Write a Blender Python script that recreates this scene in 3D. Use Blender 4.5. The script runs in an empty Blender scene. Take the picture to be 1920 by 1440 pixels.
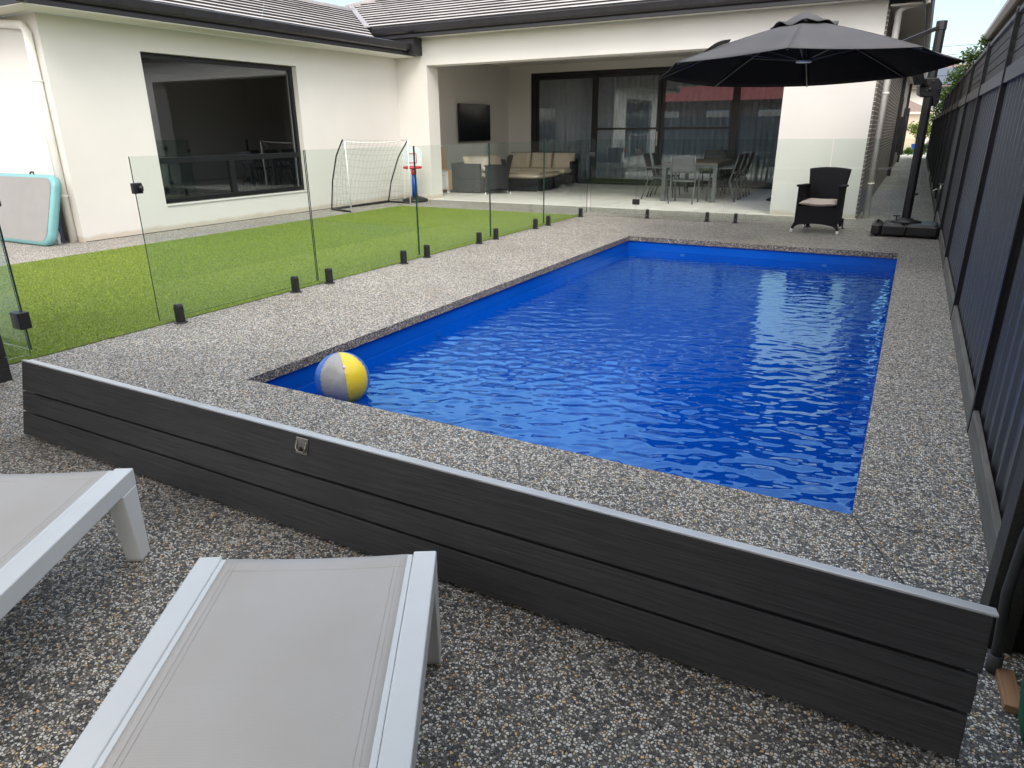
import bpy, bmesh, math, random
import numpy as np
from mathutils import Vector, Matrix
R = math.radians
random.seed(7); rng = np.random.default_rng(7)
scene = bpy.context.scene
COL = scene.collection

# ------------------------------------------------------------------ camera
cam_d = bpy.data.cameras.new('camera'); cam = bpy.data.objects.new('camera', cam_d); COL.objects.link(cam)
_r = Vector((0.874771, 0.48447, -0.008047)); _u = Vector((-0.160137, 0.304743, 0.938876)); _f = Vector((-0.457309, 0.820013, -0.344162))
m = Matrix.Identity(4)
for i in range(3):
    m[i][0], m[i][1], m[i][2] = _r[i], _u[i], -_f[i]
m.translation = Vector((3.33749, -2.67984, 1.40824))
cam.matrix_world = m
cam_d.sensor_width = 36.0; cam_d.lens = 36.0 * 1297.67 / 1920.0
cam_d.clip_start = 0.05; cam_d.clip_end = 3000
scene.camera = cam

# ------------------------------------------------------------------ sky, sun, exposure
SUN_EL, SUN_AZ = R(46), R(144)          # azimuth measured from +Y towards +X
sun_dir = Vector((math.sin(SUN_AZ) * math.cos(SUN_EL), math.cos(SUN_AZ) * math.cos(SUN_EL), math.sin(SUN_EL)))
world = bpy.data.worlds.new('World'); scene.world = world; world.use_nodes = True
wt = world.node_tree; wt.nodes.clear()
def wn(t): return wt.nodes.new(t)
sky = wn('ShaderNodeTexSky'); sky.sky_type = 'NISHITA'; sky.sun_disc = False
sky.sun_elevation = SUN_EL; sky.sun_rotation = SUN_AZ; sky.air_density = 1.0; sky.dust_density = 1.5; sky.ozone_density = 1.0
tc = wn('ShaderNodeTexCoord'); mp = wn('ShaderNodeMapping'); mp.inputs['Scale'].default_value = (1.0, 1.0, 2.2)
nz = wn('ShaderNodeTexNoise'); nz.inputs['Scale'].default_value = 2.6; nz.inputs['Detail'].default_value = 7; nz.inputs['Roughness'].default_value = 0.55
rp = wn('ShaderNodeValToRGB'); rp.color_ramp.elements[0].position = 0.42; rp.color_ramp.elements[1].position = 0.70
mx = wn('ShaderNodeMix'); mx.data_type = 'RGBA'
vd = wn('ShaderNodeVectorMath'); vd.operation = 'DOT_PRODUCT'; vd.inputs[1].default_value = tuple(sun_dir)
mr = wn('ShaderNodeMapRange'); mr.inputs['From Min'].default_value = -0.35; mr.inputs['From Max'].default_value = 0.95; mr.interpolation_type = 'SMOOTHSTEP'
cm = wn('ShaderNodeMix'); cm.data_type = 'RGBA'; cm.inputs['B'].default_value = (21.5, 19.9, 17.6, 1)
sx = wn('ShaderNodeSeparateXYZ'); er = wn('ShaderNodeMapRange'); er.inputs['From Min'].default_value = 0.17; er.inputs['From Max'].default_value = 0.44; er.interpolation_type = 'SMOOTHSTEP'
ca = wn('ShaderNodeMix'); ca.data_type = 'RGBA'; ca.inputs['A'].default_value = (3.0, 3.2, 3.6, 1); ca.inputs['B'].default_value = (5.6, 7.4, 9.4, 1)
mul = wn('ShaderNodeMath'); mul.operation = 'MULTIPLY_ADD'; mul.inputs[1].default_value = 0.60; mul.inputs[2].default_value = 0.22
bg = wn('ShaderNodeBackground'); bg.inputs['Strength'].default_value = 0.15
wo = wn('ShaderNodeOutputWorld')
L = wt.links.new
L(tc.outputs['Generated'], mp.inputs['Vector']); L(mp.outputs['Vector'], nz.inputs['Vector']); L(nz.outputs['Fac'], rp.inputs['Fac'])
L(rp.outputs['Color'], mul.inputs[0]); L(mul.outputs['Value'], mx.inputs['Factor']); L(sky.outputs['Color'], mx.inputs['A'])
L(tc.outputs['Generated'], sx.inputs['Vector']); L(sx.outputs['Z'], er.inputs['Value']); L(er.outputs['Result'], ca.inputs['Factor']); L(ca.outputs['Result'], cm.inputs['A'])
L(tc.outputs['Generated'], vd.inputs[0]); L(vd.outputs['Value'], mr.inputs['Value']); L(mr.outputs['Result'], cm.inputs['Factor']); L(cm.outputs['Result'], mx.inputs['B'])
L(mx.outputs['Result'], bg.inputs['Color']); L(bg.outputs['Background'], wo.inputs['Surface'])
sd = bpy.data.lights.new('sun', 'SUN'); sd.energy = 1.4; sd.angle = R(26); sd.color = (1.0, 0.925, 0.82)
so = bpy.data.objects.new('sun', sd); COL.objects.link(so); so.location = (0, -10, 30)
so.rotation_euler = (-sun_dir).to_track_quat('-Z', 'Y').to_euler()
scene.view_settings.view_transform = 'Standard'; scene.view_settings.look = 'None'
scene.view_settings.exposure = 0.74; scene.view_settings.gamma = 1.0
scene.render.engine = 'CYCLES'
scene.cycles.use_denoising = True
scene.cycles.max_bounces = 12; scene.cycles.diffuse_bounces = 7; scene.cycles.transparent_max_bounces = 24; scene.cycles.glossy_bounces = 5
scene.cycles.sample_clamp_indirect = 6.0; scene.cycles.caustics_reflective = False; scene.cycles.caustics_refractive = False

# ------------------------------------------------------------------ node helpers
def new_mat(name):
    mt = bpy.data.materials.new(name); mt.use_nodes = True
    nt = mt.node_tree; nt.nodes.clear()
    out = nt.nodes.new('ShaderNodeOutputMaterial')
    return mt, nt, out
def N(nt, t, **k):
    n = nt.nodes.new(t)
    for a, v in k.items():
        if a.startswith('i_'): n.inputs[a[2:].replace('_', ' ')].default_value = v
        else: setattr(n, a, v)
    return n
def ramp(nt, stops, interp='LINEAR'):
    r = nt.nodes.new('ShaderNodeValToRGB'); cr = r.color_ramp; cr.interpolation = interp
    while len(cr.elements) < len(stops): cr.elements.new(0.5)
    for e, (p, c) in zip(cr.elements, stops):
        e.position = p; e.color = (*c, 1) if len(c) == 3 else c
    return r
def mixc(nt, fac, a, b, blend='MIX'):
    n = nt.nodes.new('ShaderNodeMix'); n.data_type = 'RGBA'; n.blend_type = blend
    for key, v in (('Factor', fac), ('A', a), ('B', b)):
        if hasattr(v, 'is_output') or isinstance(v, bpy.types.NodeSocket): nt.links.new(v, n.inputs[key])
        elif key == 'Factor': n.inputs[key].default_value = v
        else: n.inputs[key].default_value = (*v, 1) if len(v) == 3 else v
    return n.outputs['Result']
def pos(nt, scale=(1, 1, 1), local=False):
    if local: src = nt.nodes.new('ShaderNodeTexCoord').outputs['Object']
    else: src = nt.nodes.new('ShaderNodeNewGeometry').outputs['Position']
    mpn = nt.nodes.new('ShaderNodeMapping'); mpn.inputs['Scale'].default_value = scale
    nt.links.new(src, mpn.inputs['Vector']); return mpn.outputs['Vector']
def bump(nt, h, strength, dist):
    b = nt.nodes.new('ShaderNodeBump'); b.inputs['Strength'].default_value = strength; b.inputs['Distance'].default_value = dist
    nt.links.new(h, b.inputs['Height']); return b.outputs['Normal']
def principled(nt, out, color=None, rough=0.6, normal=None, metallic=0.0, spec=0.5):
    p = nt.nodes.new('ShaderNodeBsdfPrincipled')
    p.inputs['Roughness'].default_value = rough if not isinstance(rough, bpy.types.NodeSocket) else 0.5
    if isinstance(rough, bpy.types.NodeSocket): nt.links.new(rough, p.inputs['Roughness'])
    p.inputs['Metallic'].default_value = metallic; p.inputs['Specular IOR Level'].default_value = spec
    if isinstance(color, bpy.types.NodeSocket): nt.links.new(color, p.inputs['Base Color'])
    elif color is not None: p.inputs['Base Color'].default_value = (*color, 1)
    if normal is not None: nt.links.new(normal, p.inputs['Normal'])
    nt.links.new(p.outputs['BSDF'], out.inputs['Surface']); return p
def plain(name, c, rough=0.5, metallic=0.0, var=0.12, scale=6.0, bscale=60.0, bstr=0.12, bdist=0.002, spec=0.5, local=False, stretch=(1, 1, 1)):
    """Painted / moulded / woven surface with slight tone variation and fine relief."""
    mt, nt, out = new_mat(name)
    v = pos(nt, stretch, local)
    n1 = N(nt, 'ShaderNodeTexNoise', i_Scale=scale, i_Detail=5.0); nt.links.new(v, n1.inputs['Vector'])
    n2 = N(nt, 'ShaderNodeTexNoise', i_Scale=bscale, i_Detail=3.0); nt.links.new(v, n2.inputs['Vector'])
    lo = tuple(x * (1 - var) for x in c); hi = tuple(min(1, x * (1 + var)) for x in c)
    r = ramp(nt, [(0.3, lo), (0.7, hi)]); nt.links.new(n1.outputs['Fac'], r.inputs['Fac'])
    rr = ramp(nt, [(0.25, (max(0.02, rough - 0.08),) * 3), (0.75, (min(1, rough + 0.08),) * 3)]); nt.links.new(n1.outputs['Fac'], rr.inputs['Fac'])
    principled(nt, out, r.outputs['Color'], rr.outputs['Color'], bump(nt, n2.outputs['Fac'], bstr, bdist), metallic, spec)
    return mt

# ------------------------------------------------------------------ materials
def aggregate(name, bright=1.0):
    """Exposed-aggregate concrete: small mixed river pebbles in a grey-brown cement matrix, darkened for the shade between them."""
    mt, nt, out = new_mat(name)
    v = pos(nt)
    wob = N(nt, 'ShaderNodeTexNoise', i_Scale=55.0, i_Detail=2.0); nt.links.new(v, wob.inputs['Vector'])
    addv = N(nt, 'ShaderNodeVectorMath', operation='MULTIPLY_ADD'); addv.inputs[1].default_value = (0.006,) * 3
    nt.links.new(wob.outputs['Color'], addv.inputs[0]); nt.links.new(v, addv.inputs[2])
    vo = N(nt, 'ShaderNodeTexVoronoi', i_Scale=118.0); vo.feature = 'F1'; nt.links.new(addv.outputs['Vector'], vo.inputs['Vector'])
    ve = N(nt, 'ShaderNodeTexVoronoi', i_Scale=118.0); ve.feature = 'DISTANCE_TO_EDGE'; nt.links.new(addv.outputs['Vector'], ve.inputs['Vector'])
    sep = N(nt, 'ShaderNodeSeparateColor'); nt.links.new(vo.outputs['Color'], sep.inputs['Color'])
    b = bright
    cols = [(0.0, (.045, .048, .058)), (.14, (.095, .096, .104)), (.27, (.17, .168, .168)), (.44, (.25, .24, .22)), (.54, (.36, .30, .22)),
            (.62, (.46, .44, .40)), (.76, (.62, .60, .56)), (.90, (.80, .78, .74)), (.965, (.42, .27, .15))]
    cr = ramp(nt, [(p, tuple(min(.9, x * b) for x in c)) for p, c in cols], 'CONSTANT'); nt.links.new(sep.outputs['Red'], cr.inputs['Fac'])
    # which cells are a pebble at all, the rest stays matrix
    pk = ramp(nt, [(0.0, (1, 1, 1)), (0.92, (0, 0, 0))], 'CONSTANT'); nt.links.new(sep.outputs['Green'], pk.inputs['Fac'])
    ed = ramp(nt, [(0.03, (0, 0, 0)), (0.15, (1, 1, 1))]); nt.links.new(ve.outputs['Distance'], ed.inputs['Fac'])
    mk = N(nt, 'ShaderNodeMath', operation='MULTIPLY'); nt.links.new(pk.outputs['Color'], mk.inputs[0]); nt.links.new(ed.outputs['Color'], mk.inputs[1])
    big = N(nt, 'ShaderNodeTexNoise', i_Scale=0.9, i_Detail=6.0, i_Roughness=0.6); nt.links.new(v, big.inputs['Vector'])
    br = ramp(nt, [(0.3, (.84, .83, .82)), (0.7, (1.10, 1.10, 1.10))]); nt.links.new(big.outputs['Fac'], br.inputs['Fac'])
    c1 = mixc(nt, mk.outputs['Value'], (.068 * b, .063 * b, .055 * b), mixc(nt, 1.0, cr.outputs['Color'], (1.015, 1.0, .955), 'MULTIPLY'))  # cement tone also carries the shade in the gaps between pebbles
    c2 = mixc(nt, 1.0, c1, br.outputs['Color'], 'MULTIPLY')
    ht = N(nt, 'ShaderNodeMath', operation='MULTIPLY'); nt.links.new(mk.outputs['Value'], ht.inputs[0]); nt.links.new(sep.outputs['Blue'], ht.inputs[1])
    ha = N(nt, 'ShaderNodeMath', operation='ADD'); nt.links.new(ht.outputs['Value'], ha.inputs[0]); nt.links.new(mk.outputs['Value'], ha.inputs[1])
    principled(nt, out, c2, 0.55, bump(nt, ha.outputs['Value'], 1.0, 0.0045), spec=0.35)
    return mt

def wood_board(name, c, axis=0, rough=0.6, contrast=0.35, bstr=0.6):
    """Embossed wood-grain board; the grain runs along the object's local axis."""
    mt, nt, out = new_mat(name)
    sc = [95.0, 95.0, 95.0]; sc[axis] = 2.2
    v = pos(nt, tuple(sc), True)
    n = N(nt, 'ShaderNodeTexNoise', i_Scale=1.6, i_Detail=6.0, i_Roughness=0.62, i_Distortion=0.7); nt.links.new(v, n.inputs['Vector'])
    sc2 = [1.0, 1.0, 1.0]; v2 = pos(nt, (1, 1, 1), True)
    big = N(nt, 'ShaderNodeTexNoise', i_Scale=2.2, i_Detail=4.0); nt.links.new(v2, big.inputs['Vector'])
    r = ramp(nt, [(.32, tuple(x * (1 - contrast) for x in c)), (.68, tuple(x * (1 + contrast) for x in c))]); nt.links.new(n.outputs['Fac'], r.inputs['Fac'])
    br = ramp(nt, [(.3, (.8, .8, .8)), (.75, (1.15, 1.13, 1.10))]); nt.links.new(big.outputs['Fac'], br.inputs['Fac'])
    col = mixc(nt, 1.0, r.outputs['Color'], br.outputs['Color'], 'MULTIPLY')
    principled(nt, out, col, rough, bump(nt, n.outputs['Fac'], bstr, 0.003), spec=0.4)
    return mt

def wicker(name, c):
    mt, nt, out = new_mat(name)
    v = pos(nt, (1, 1, 1), True)
    w1 = N(nt, 'ShaderNodeTexWave', i_Scale=26.0, i_Distortion=0.6); w1.bands_direction = 'X'; nt.links.new(v, w1.inputs['Vector'])
    w2 = N(nt, 'ShaderNodeTexWave', i_Scale=60.0, i_Distortion=0.6); w2.bands_direction = 'Z'; nt.links.new(v, w2.inputs['Vector'])
    mlt = N(nt, 'ShaderNodeMath', operation='MULTIPLY_ADD'); mlt.inputs[1].default_value = 0.4
    nt.links.new(w2.outputs['Fac'], mlt.inputs[0]); nt.links.new(w1.outputs['Fac'], mlt.inputs[2])
    r = ramp(nt, [(.1, tuple(x * .55 for x in c)), (.9, tuple(x * 1.6 for x in c))]); nt.links.new(mlt.outputs['Value'], r.inputs['Fac'])
    principled(nt, out, r.outputs['Color'], 0.6, bump(nt, mlt.outputs['Value'], 0.7, 0.004), spec=0.2)
    return mt

def sling(name, c):
    mt, nt, out = new_mat(name)
    v = pos(nt, (1, 1, 1), True)
    w1 = N(nt, 'ShaderNodeTexWave', i_Scale=110.0, i_Distortion=0.3); w1.bands_direction = 'X'; nt.links.new(v, w1.inputs['Vector'])
    w2 = N(nt, 'ShaderNodeTexWave', i_Scale=95.0, i_Distortion=0.3); w2.bands_direction = 'Y'; nt.links.new(v, w2.inputs['Vector'])
    mlt = N(nt, 'ShaderNodeMath', operation='ADD'); nt.links.new(w1.outputs['Fac'], mlt.inputs[0]); nt.links.new(w2.outputs['Fac'], mlt.inputs[1])
    n1 = N(nt, 'ShaderNodeTexNoise', i_Scale=4.0, i_Detail=6.0); nt.links.new(v, n1.inputs['Vector'])
    r = ramp(nt, [(.2, tuple(x * .90 for x in c)), (1.0, tuple(x * 1.04 for x in c))]); nt.links.new(mlt.outputs['Value'], r.inputs['Fac'])
    st = ramp(nt, [(.35, (1, 1, 1)), (.8, (.93, .90, .85))]); nt.links.new(n1.outputs['Fac'], st.inputs['Fac'])
    col = mixc(nt, 1.0, r.outputs['Color'], st.outputs['Color'], 'MULTIPLY')
    principled(nt, out, col, 0.75, bump(nt, mlt.outputs['Value'], 0.15, 0.001), spec=0.3)
    return mt

def schlick(nt, f0, normal=None):
    lw = N(nt, 'ShaderNodeLayerWeight', i_Blend=0.5)
    if normal is not None: nt.links.new(normal, lw.inputs['Normal'])
    pw = N(nt, 'ShaderNodeMath', operation='POWER'); pw.inputs[1].default_value = 5.0; nt.links.new(lw.outputs['Facing'], pw.inputs[0])
    ma = N(nt, 'ShaderNodeMath', operation='MULTIPLY_ADD'); ma.inputs[1].default_value = 1 - f0; ma.inputs[2].default_value = f0
    nt.links.new(pw.outputs['Value'], ma.inputs[0]); return ma.outputs['Value']
def glass(name, tint, f0=0.04, gl=1.0):
    mt, nt, out = new_mat(name)
    fr = schlick(nt, f0); tr = N(nt, 'ShaderNodeBsdfTransparent'); tr.inputs['Color'].default_value = (*tint, 1)
    g = N(nt, 'ShaderNodeBsdfGlossy', i_Roughness=0.0); g.inputs['Color'].default_value = (gl, gl, gl, 1)
    ms = nt.nodes.new('ShaderNodeMixShader')
    nt.links.new(fr, ms.inputs['Fac']); nt.links.new(tr.outputs['BSDF'], ms.inputs[1]); nt.links.new(g.outputs['BSDF'], ms.inputs[2])
    nt.links.new(ms.outputs['Shader'], out.inputs['Surface']); return mt

def render_wall(name, c, var=0.03):
    mt, nt, out = new_mat(name)
    v = pos(nt)
    n1 = N(nt, 'ShaderNodeTexNoise', i_Scale=0.8, i_Detail=6.0, i_Roughness=0.6); nt.links.new(v, n1.inputs['Vector'])
    n2 = N(nt, 'ShaderNodeTexNoise', i_Scale=140.0, i_Detail=3.0); nt.links.new(v, n2.inputs['Vector'])
    r = ramp(nt, [(.3, tuple(x * (1 - var) for x in c)), (.7, tuple(x * (1 + var) for x in c))]); nt.links.new(n1.outputs['Fac'], r.inputs['Fac'])
    # faint splash staining just above the paving
    sz = N(nt, 'ShaderNodeSeparateXYZ'); nt.links.new(v, sz.inputs['Vector'])
    n3 = N(nt, 'ShaderNodeTexNoise', i_Scale=5.0, i_Detail=6.0); nt.links.new(v, n3.inputs['Vector'])
    ad = N(nt, 'ShaderNodeMath', operation='MULTIPLY_ADD'); ad.inputs[1].default_value = -0.10
    nt.links.new(n3.outputs['Fac'], ad.inputs[0]); nt.links.new(sz.outputs['Z'], ad.inputs[2])
    sr = ramp(nt, [(0.0, (.80, .74, .66)), (0.05, (1, 1, 1))]); nt.links.new(ad.outputs['Value'], sr.inputs['Fac'])
    col = mixc(nt, 1.0, r.outputs['Color'], sr.outputs['Color'], 'MULTIPLY')
    principled(nt, out, col, 0.85, bump(nt, n2.outputs['Fac'], 0.25, 0.002), spec=0.2); return mt

def bricks(name):
    mt, nt, out = new_mat(name)
    src = nt.nodes.new('ShaderNodeNewGeometry').outputs['Position']
    sp = N(nt, 'ShaderNodeSeparateXYZ'); nt.links.new(src, sp.inputs['Vector'])
    ad = N(nt, 'ShaderNodeMath', operation='ADD'); nt.links.new(sp.outputs['X'], ad.inputs[0]); nt.links.new(sp.outputs['Y'], ad.inputs[1])
    cb = N(nt, 'ShaderNodeCombineXYZ'); nt.links.new(ad.outputs['Value'], cb.inputs['X']); nt.links.new(sp.outputs['Z'], cb.inputs['Y'])
    bt = N(nt, 'ShaderNodeTexBrick', i_Scale=1.0); bt.inputs['Brick Width'].default_value = 0.29; bt.inputs['Row Height'].default_value = 0.066
    bt.inputs['Mortar Size'].default_value = 0.0048; bt.inputs['Mortar Smooth'].default_value = 0.1
    bt.inputs['Color1'].default_value = (.11, .10, .095, 1); bt.inputs['Color2'].default_value = (.17, .15, .135, 1); bt.inputs['Mortar'].default_value = (.62, .58, .53, 1)
    nt.links.new(cb.outputs['Vector'], bt.inputs['Vector'])
    iv = N(nt, 'ShaderNodeMath', operation='SUBTRACT'); iv.inputs[0].default_value = 1.0; nt.links.new(bt.outputs['Fac'], iv.inputs[1])
    principled(nt, out, bt.outputs['Color'], 0.8, bump(nt, iv.outputs['Value'], 0.5, 0.006), spec=0.3); return mt

def striped_curtain(name):
    mt, nt, out = new_mat(name)
    v = pos(nt)
    n = N(nt, 'ShaderNodeTexNoise', i_Scale=9.0, i_Detail=3.0); nt.links.new(v, n.inputs['Vector'])
    r = ramp(nt, [(.3, (.66, .68, .70)), (.7, (.80, .81, .82))]); nt.links.new(n.outputs['Fac'], r.inputs['Fac'])
    d = N(nt, 'ShaderNodeBsdfDiffuse'); nt.links.new(r.outputs['Color'], d.inputs['Color'])
    t = N(nt, 'ShaderNodeBsdfTranslucent'); nt.links.new(r.outputs['Color'], t.inputs['Color'])
    ms = nt.nodes.new('ShaderNodeMixShader'); ms.inputs['Fac'].default_value = 0.3
    nt.links.new(d.outputs['BSDF'], ms.inputs[1]); nt.links.new(t.outputs['BSDF'], ms.inputs[2]); nt.links.new(ms.outputs['Shader'], out.inputs['Surface']); return mt

def water_mat():
    mt, nt, out = new_mat('pool water')
    v = pos(nt)
    n1 = N(nt, 'ShaderNodeTexNoise', i_Scale=26.0, i_Detail=3.0); nt.links.new(v, n1.inputs['Vector'])
    nb = bump(nt, n1.outputs['Fac'], 0.04, 0.002)
    fr = schlick(nt, .10, nb)
    tr = N(nt, 'ShaderNodeBsdfTransparent'); tr.inputs['Color'].default_value = (.45, .78, .96, 1)
    g = N(nt, 'ShaderNodeBsdfGlossy', i_Roughness=0.015); g.inputs['Color'].default_value = (.55, .93, 1, 1); nt.links.new(nb, g.inputs['Normal'])
    df = N(nt, 'ShaderNodeBsdfDiffuse'); df.inputs['Color'].default_value = (.0005, .080, .48, 1)
    body = nt.nodes.new('ShaderNodeMixShader'); body.inputs['Fac'].default_value = 0.45
    nt.links.new(tr.outputs['BSDF'], body.inputs[1]); nt.links.new(df.outputs['BSDF'], body.inputs[2])
    ms = nt.nodes.new('ShaderNodeMixShader')
    nt.links.new(fr, ms.inputs['Fac']); nt.links.new(body.outputs['Shader'], ms.inputs[1]); nt.links.new(g.outputs['BSDF'], ms.inputs[2])
    nt.links.new(ms.outputs['Shader'], out.inputs['Surface']); return mt

def turf(name):
    mt, nt, out = new_mat(name)
    gm = nt.nodes.new('ShaderNodeNewGeometry')
    r = ramp(nt, [(0.0, (.14, .22, .020)), (.45, (.26, .35, .035)), (.8, (.36, .43, .065)), (1.0, (.48, .50, .13))])
    nt.links.new(gm.outputs['Random Per Island'], r.inputs['Fac'])
    big = N(nt, 'ShaderNodeTexNoise', i_Scale=1.3, i_Detail=5.0); nt.links.new(gm.outputs['Position'], big.inputs['Vector'])
    br = ramp(nt, [(.3, (.92, .94, .9)), (.7, (1.06, 1.04, 1.04))]); nt.links.new(big.outputs['Fac'], br.inputs['Fac'])
    col = mixc(nt, 1.0, r.outputs['Color'], br.outputs['Color'], 'MULTIPLY')
    p = principled(nt, out, col, 0.55, spec=0.25)
    return mt

def leaf(name, c):
    mt, nt, out = new_mat(name)
    gm = nt.nodes.new('ShaderNodeNewGeometry')
    r = ramp(nt, [(0.0, tuple(x * .5 for x in c)), (.6, c), (1.0, tuple(min(1, x * 1.9) for x in c))]); nt.links.new(gm.outputs['Random Per Island'], r.inputs['Fac'])
    d = N(nt, 'ShaderNodeBsdfPrincipled', i_Roughness=0.5); nt.links.new(r.outputs['Color'], d.inputs['Base Color'])
    t = N(nt, 'ShaderNodeBsdfTranslucent'); nt.links.new(r.outputs['Color'], t.inputs['Color'])
    ms = nt.nodes.new('ShaderNodeMixShader'); ms.inputs['Fac'].default_value = 0.35
    nt.links.new(d.outputs['BSDF'], ms.inputs[1]); nt.links.new(t.outputs['BSDF'], ms.inputs[2]); nt.links.new(ms.outputs['Shader'], out.inputs['Surface']); return mt

def tiles(name, c, size, joint, jc):
    mt, nt, out = new_mat(name)
    v = pos(nt)
    bt = N(nt, 'ShaderNodeTexBrick', i_Scale=1.0); bt.offset = 0.0
    bt.inputs['Brick Width'].default_value = size; bt.inputs['Row Height'].default_value = size; bt.inputs['Mortar Size'].default_value = joint
    bt.inputs['Color1'].default_value = (*[x * .94 for x in c], 1); bt.inputs['Color2'].default_value = (*[x * 1.05 for x in c], 1); bt.inputs['Mortar'].default_value = (*jc, 1)
    nt.links.new(v, bt.inputs['Vector'])
    n = N(nt, 'ShaderNodeTexNoise', i_Scale=3.0, i_Detail=7.0); nt.links.new(v, n.inputs['Vector'])
    br = ramp(nt, [(.3, (.88, .88, .88)), (.7, (1.08, 1.07, 1.06))]); nt.links.new(n.outputs['Fac'], br.inputs['Fac'])
    principled(nt, out, mixc(nt, 1.0, bt.outputs['Color'], br.outputs['Color'], 'MULTIPLY'), 0.42, spec=0.45); return mt

M = {}
M['agg'] = aggregate('exposed aggregate', 2.25)
M['aggedge'] = aggregate('shaded aggregate coping', 1.5)  # same aggregate in a darker tone, shade put into its colour
M['wall'] = render_wall('cream render', (.69, .675, .645))
M['soffit'] = render_wall('soffit paint', (.74, .72, .67))
M['gutter'] = plain('charcoal gutter', (.022, .021, .025), 0.35, var=.15)
M['tile'] = plain('roof tile face', (.40, .38, .375), 0.8, var=.16, scale=3.0, bscale=40)
M['tiledge'] = plain('tile lap shade and joints', (.035, .033, .034), 0.9)  # dark tone paints the shadow gaps under the tile noses; also used for joints
M['black'] = plain('black powder coat', (.012, .012, .014), 0.42, var=.2)
M['frame'] = plain('black window frame', (.010, .010, .013), 0.35)
M['pipe'] = plain('cream downpipe', (.82, .80, .75), 0.45, var=.03)
M['glass'] = glass('fence glass', (.925, .965, .945), .035)
M['gedge'] = plain('glass edge', (.015, .045, .035), 0.15)
M['wglass'] = glass('window glass', (.74, .79, .83), .085)
M['dglass'] = glass('door glass', (.80, .85, .89), .10)
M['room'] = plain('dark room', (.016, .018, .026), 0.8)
M['curtain'] = striped_curtain('sheer curtain')
M['patio'] = tiles('patio tiles', (.72, .70, .67), 0.9, 0.004, (.30, .29, .28))
M['brick'] = bricks('dark face brick')
M['liner'] = plain('blue fibreglass', (.002, .09, .50), 0.16, var=.06, scale=1.5, bscale=8, bstr=.02)
M['linerlow'] = plain('blue fibreglass floor', (.0015, .085, .46), 0.3, var=.08, scale=1.0)
M['water'] = water_mat()
M['fence'] = plain('slate steel fence', (.062, .065, .074), 0.40, var=.10, scale=2.0, spec=0.5)
M['fpost'] = plain('slate steel post', (.020, .020, .024), 0.45)
M['frail'] = plain('grey steel rail', (.13, .125, .12), 0.5)
M['fslat'] = wood_board('weathered slat', (.085, .075, .066), 1, 0.65)
M['sleeper'] = wood_board('grey sleeper', (.14, .138, .128), 1, 0.85, .3)
M['comp'] = wood_board('charcoal composite board', (.064, .064, .066), 0, 0.62, .34, 1.0)
M['compv'] = wood_board('charcoal composite post', (.050, .046, .041), 1, 0.7, .35, .7)
M['alu'] = plain('pale aluminium', (.70, .71, .73), 0.38, metallic=0.35, var=.05)
M['steel'] = plain('stainless steel', (.40, .37, .33), 0.32, metallic=0.9, var=.15, scale=40)
M['lounge'] = plain('white lounger paint', (.86, .89, .90), 0.42, var=.03)
M['sling'] = sling('grey sling mesh', (.625, .605, .585))
M['thread'] = plain('cream thread', (.66, .635, .60), 0.8)
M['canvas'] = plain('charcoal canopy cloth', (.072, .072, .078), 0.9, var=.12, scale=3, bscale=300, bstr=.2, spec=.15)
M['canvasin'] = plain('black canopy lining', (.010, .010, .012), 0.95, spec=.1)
M['rib'] = plain('grey rib', (.10, .10, .105), 0.4, metallic=.4)
M['wick'] = wicker('black wicker', (.010, .0095, .012))
M['wickg'] = wicker('charcoal wicker', (.040, .042, .046))
M['cush'] = plain('tan cushion', (.68, .56, .44), 0.9, var=.08, scale=5, bscale=220, bstr=.3)
M['cushp'] = plain('beige cushion', (.66, .57, .49), 0.9, var=.06, scale=5, bscale=220, bstr=.3)
M['piping'] = plain('dark piping', (.06, .05, .045), 0.8)
M['foot'] = plain('pale foot', (.75, .76, .77), 0.4)
M['chairg'] = plain('grey aluminium', (.10, .11, .115), 0.4, metallic=.3)
M['chairs'] = plain('grey padded sling', (.10, .10, .11), 0.85, bscale=200, bstr=.3)
M['chaird'] = plain('dark padded sling', (.020, .019, .020), 0.85, bscale=200, bstr=.3)
M['ttop'] = wood_board('grey brown table top', (.155, .125, .10), 1, 0.6)
M['white'] = plain('white plastic', (.78, .79, .80), 0.4, var=.03)
M['net'] = plain('white net cord', (.16, .165, .16), 0.8)
M['red'] = plain('red plastic', (.62, .022, .028), 0.35, var=.05)
M['blue'] = plain('blue plastic', (.008, .085, .46), 0.35, var=.05)
M['boardc'] = plain('pale backboard', (.70, .78, .82), 0.3, var=.03)
M['teal'] = plain('teal vinyl', (.17, .38, .40), 0.4, var=.05)
M['mat'] = plain('grey vinyl', (.27, .262, .255), 0.65, var=.06, bscale=160)
M['navy'] = plain('navy plastic', (.025, .035, .075), 0.5)
M['wrap'] = plain('white plastic wrap', (.72, .70, .67), 0.3, var=.1, scale=14, bscale=25, bstr=.6, bdist=.01)
M['pine'] = wood_board('pine offcut', (.42, .24, .13), 1, 0.7, .2)
M['pineb'] = wood_board('pine panel', (.50, .33, .19), 2, 0.7, .15)
M['green'] = plain('green shade mesh', (.006, .13, .065), 0.8, bscale=300, bstr=.8)
M['screen'] = plain('tv screen', (.004, .004, .005), 0.12, var=.02, bstr=0)
M['turf'] = turf('turf blades')
M['turfbase'] = plain('turf backing', (.10, .15, .02), 0.95, var=.25, scale=30, bscale=200)
M['soil'] = plain('bare ground', (.22, .20, .17), 0.95, var=.2)
M['concrete'] = plain('pale concrete', (.52, .48, .43), 0.85, var=.08, scale=2)
M['bark'] = plain('bark', (.10, .075, .055), 0.9, var=.3, scale=12)
M['leafa'] = leaf('bright leaves', (.085, .16, .02))
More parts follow.
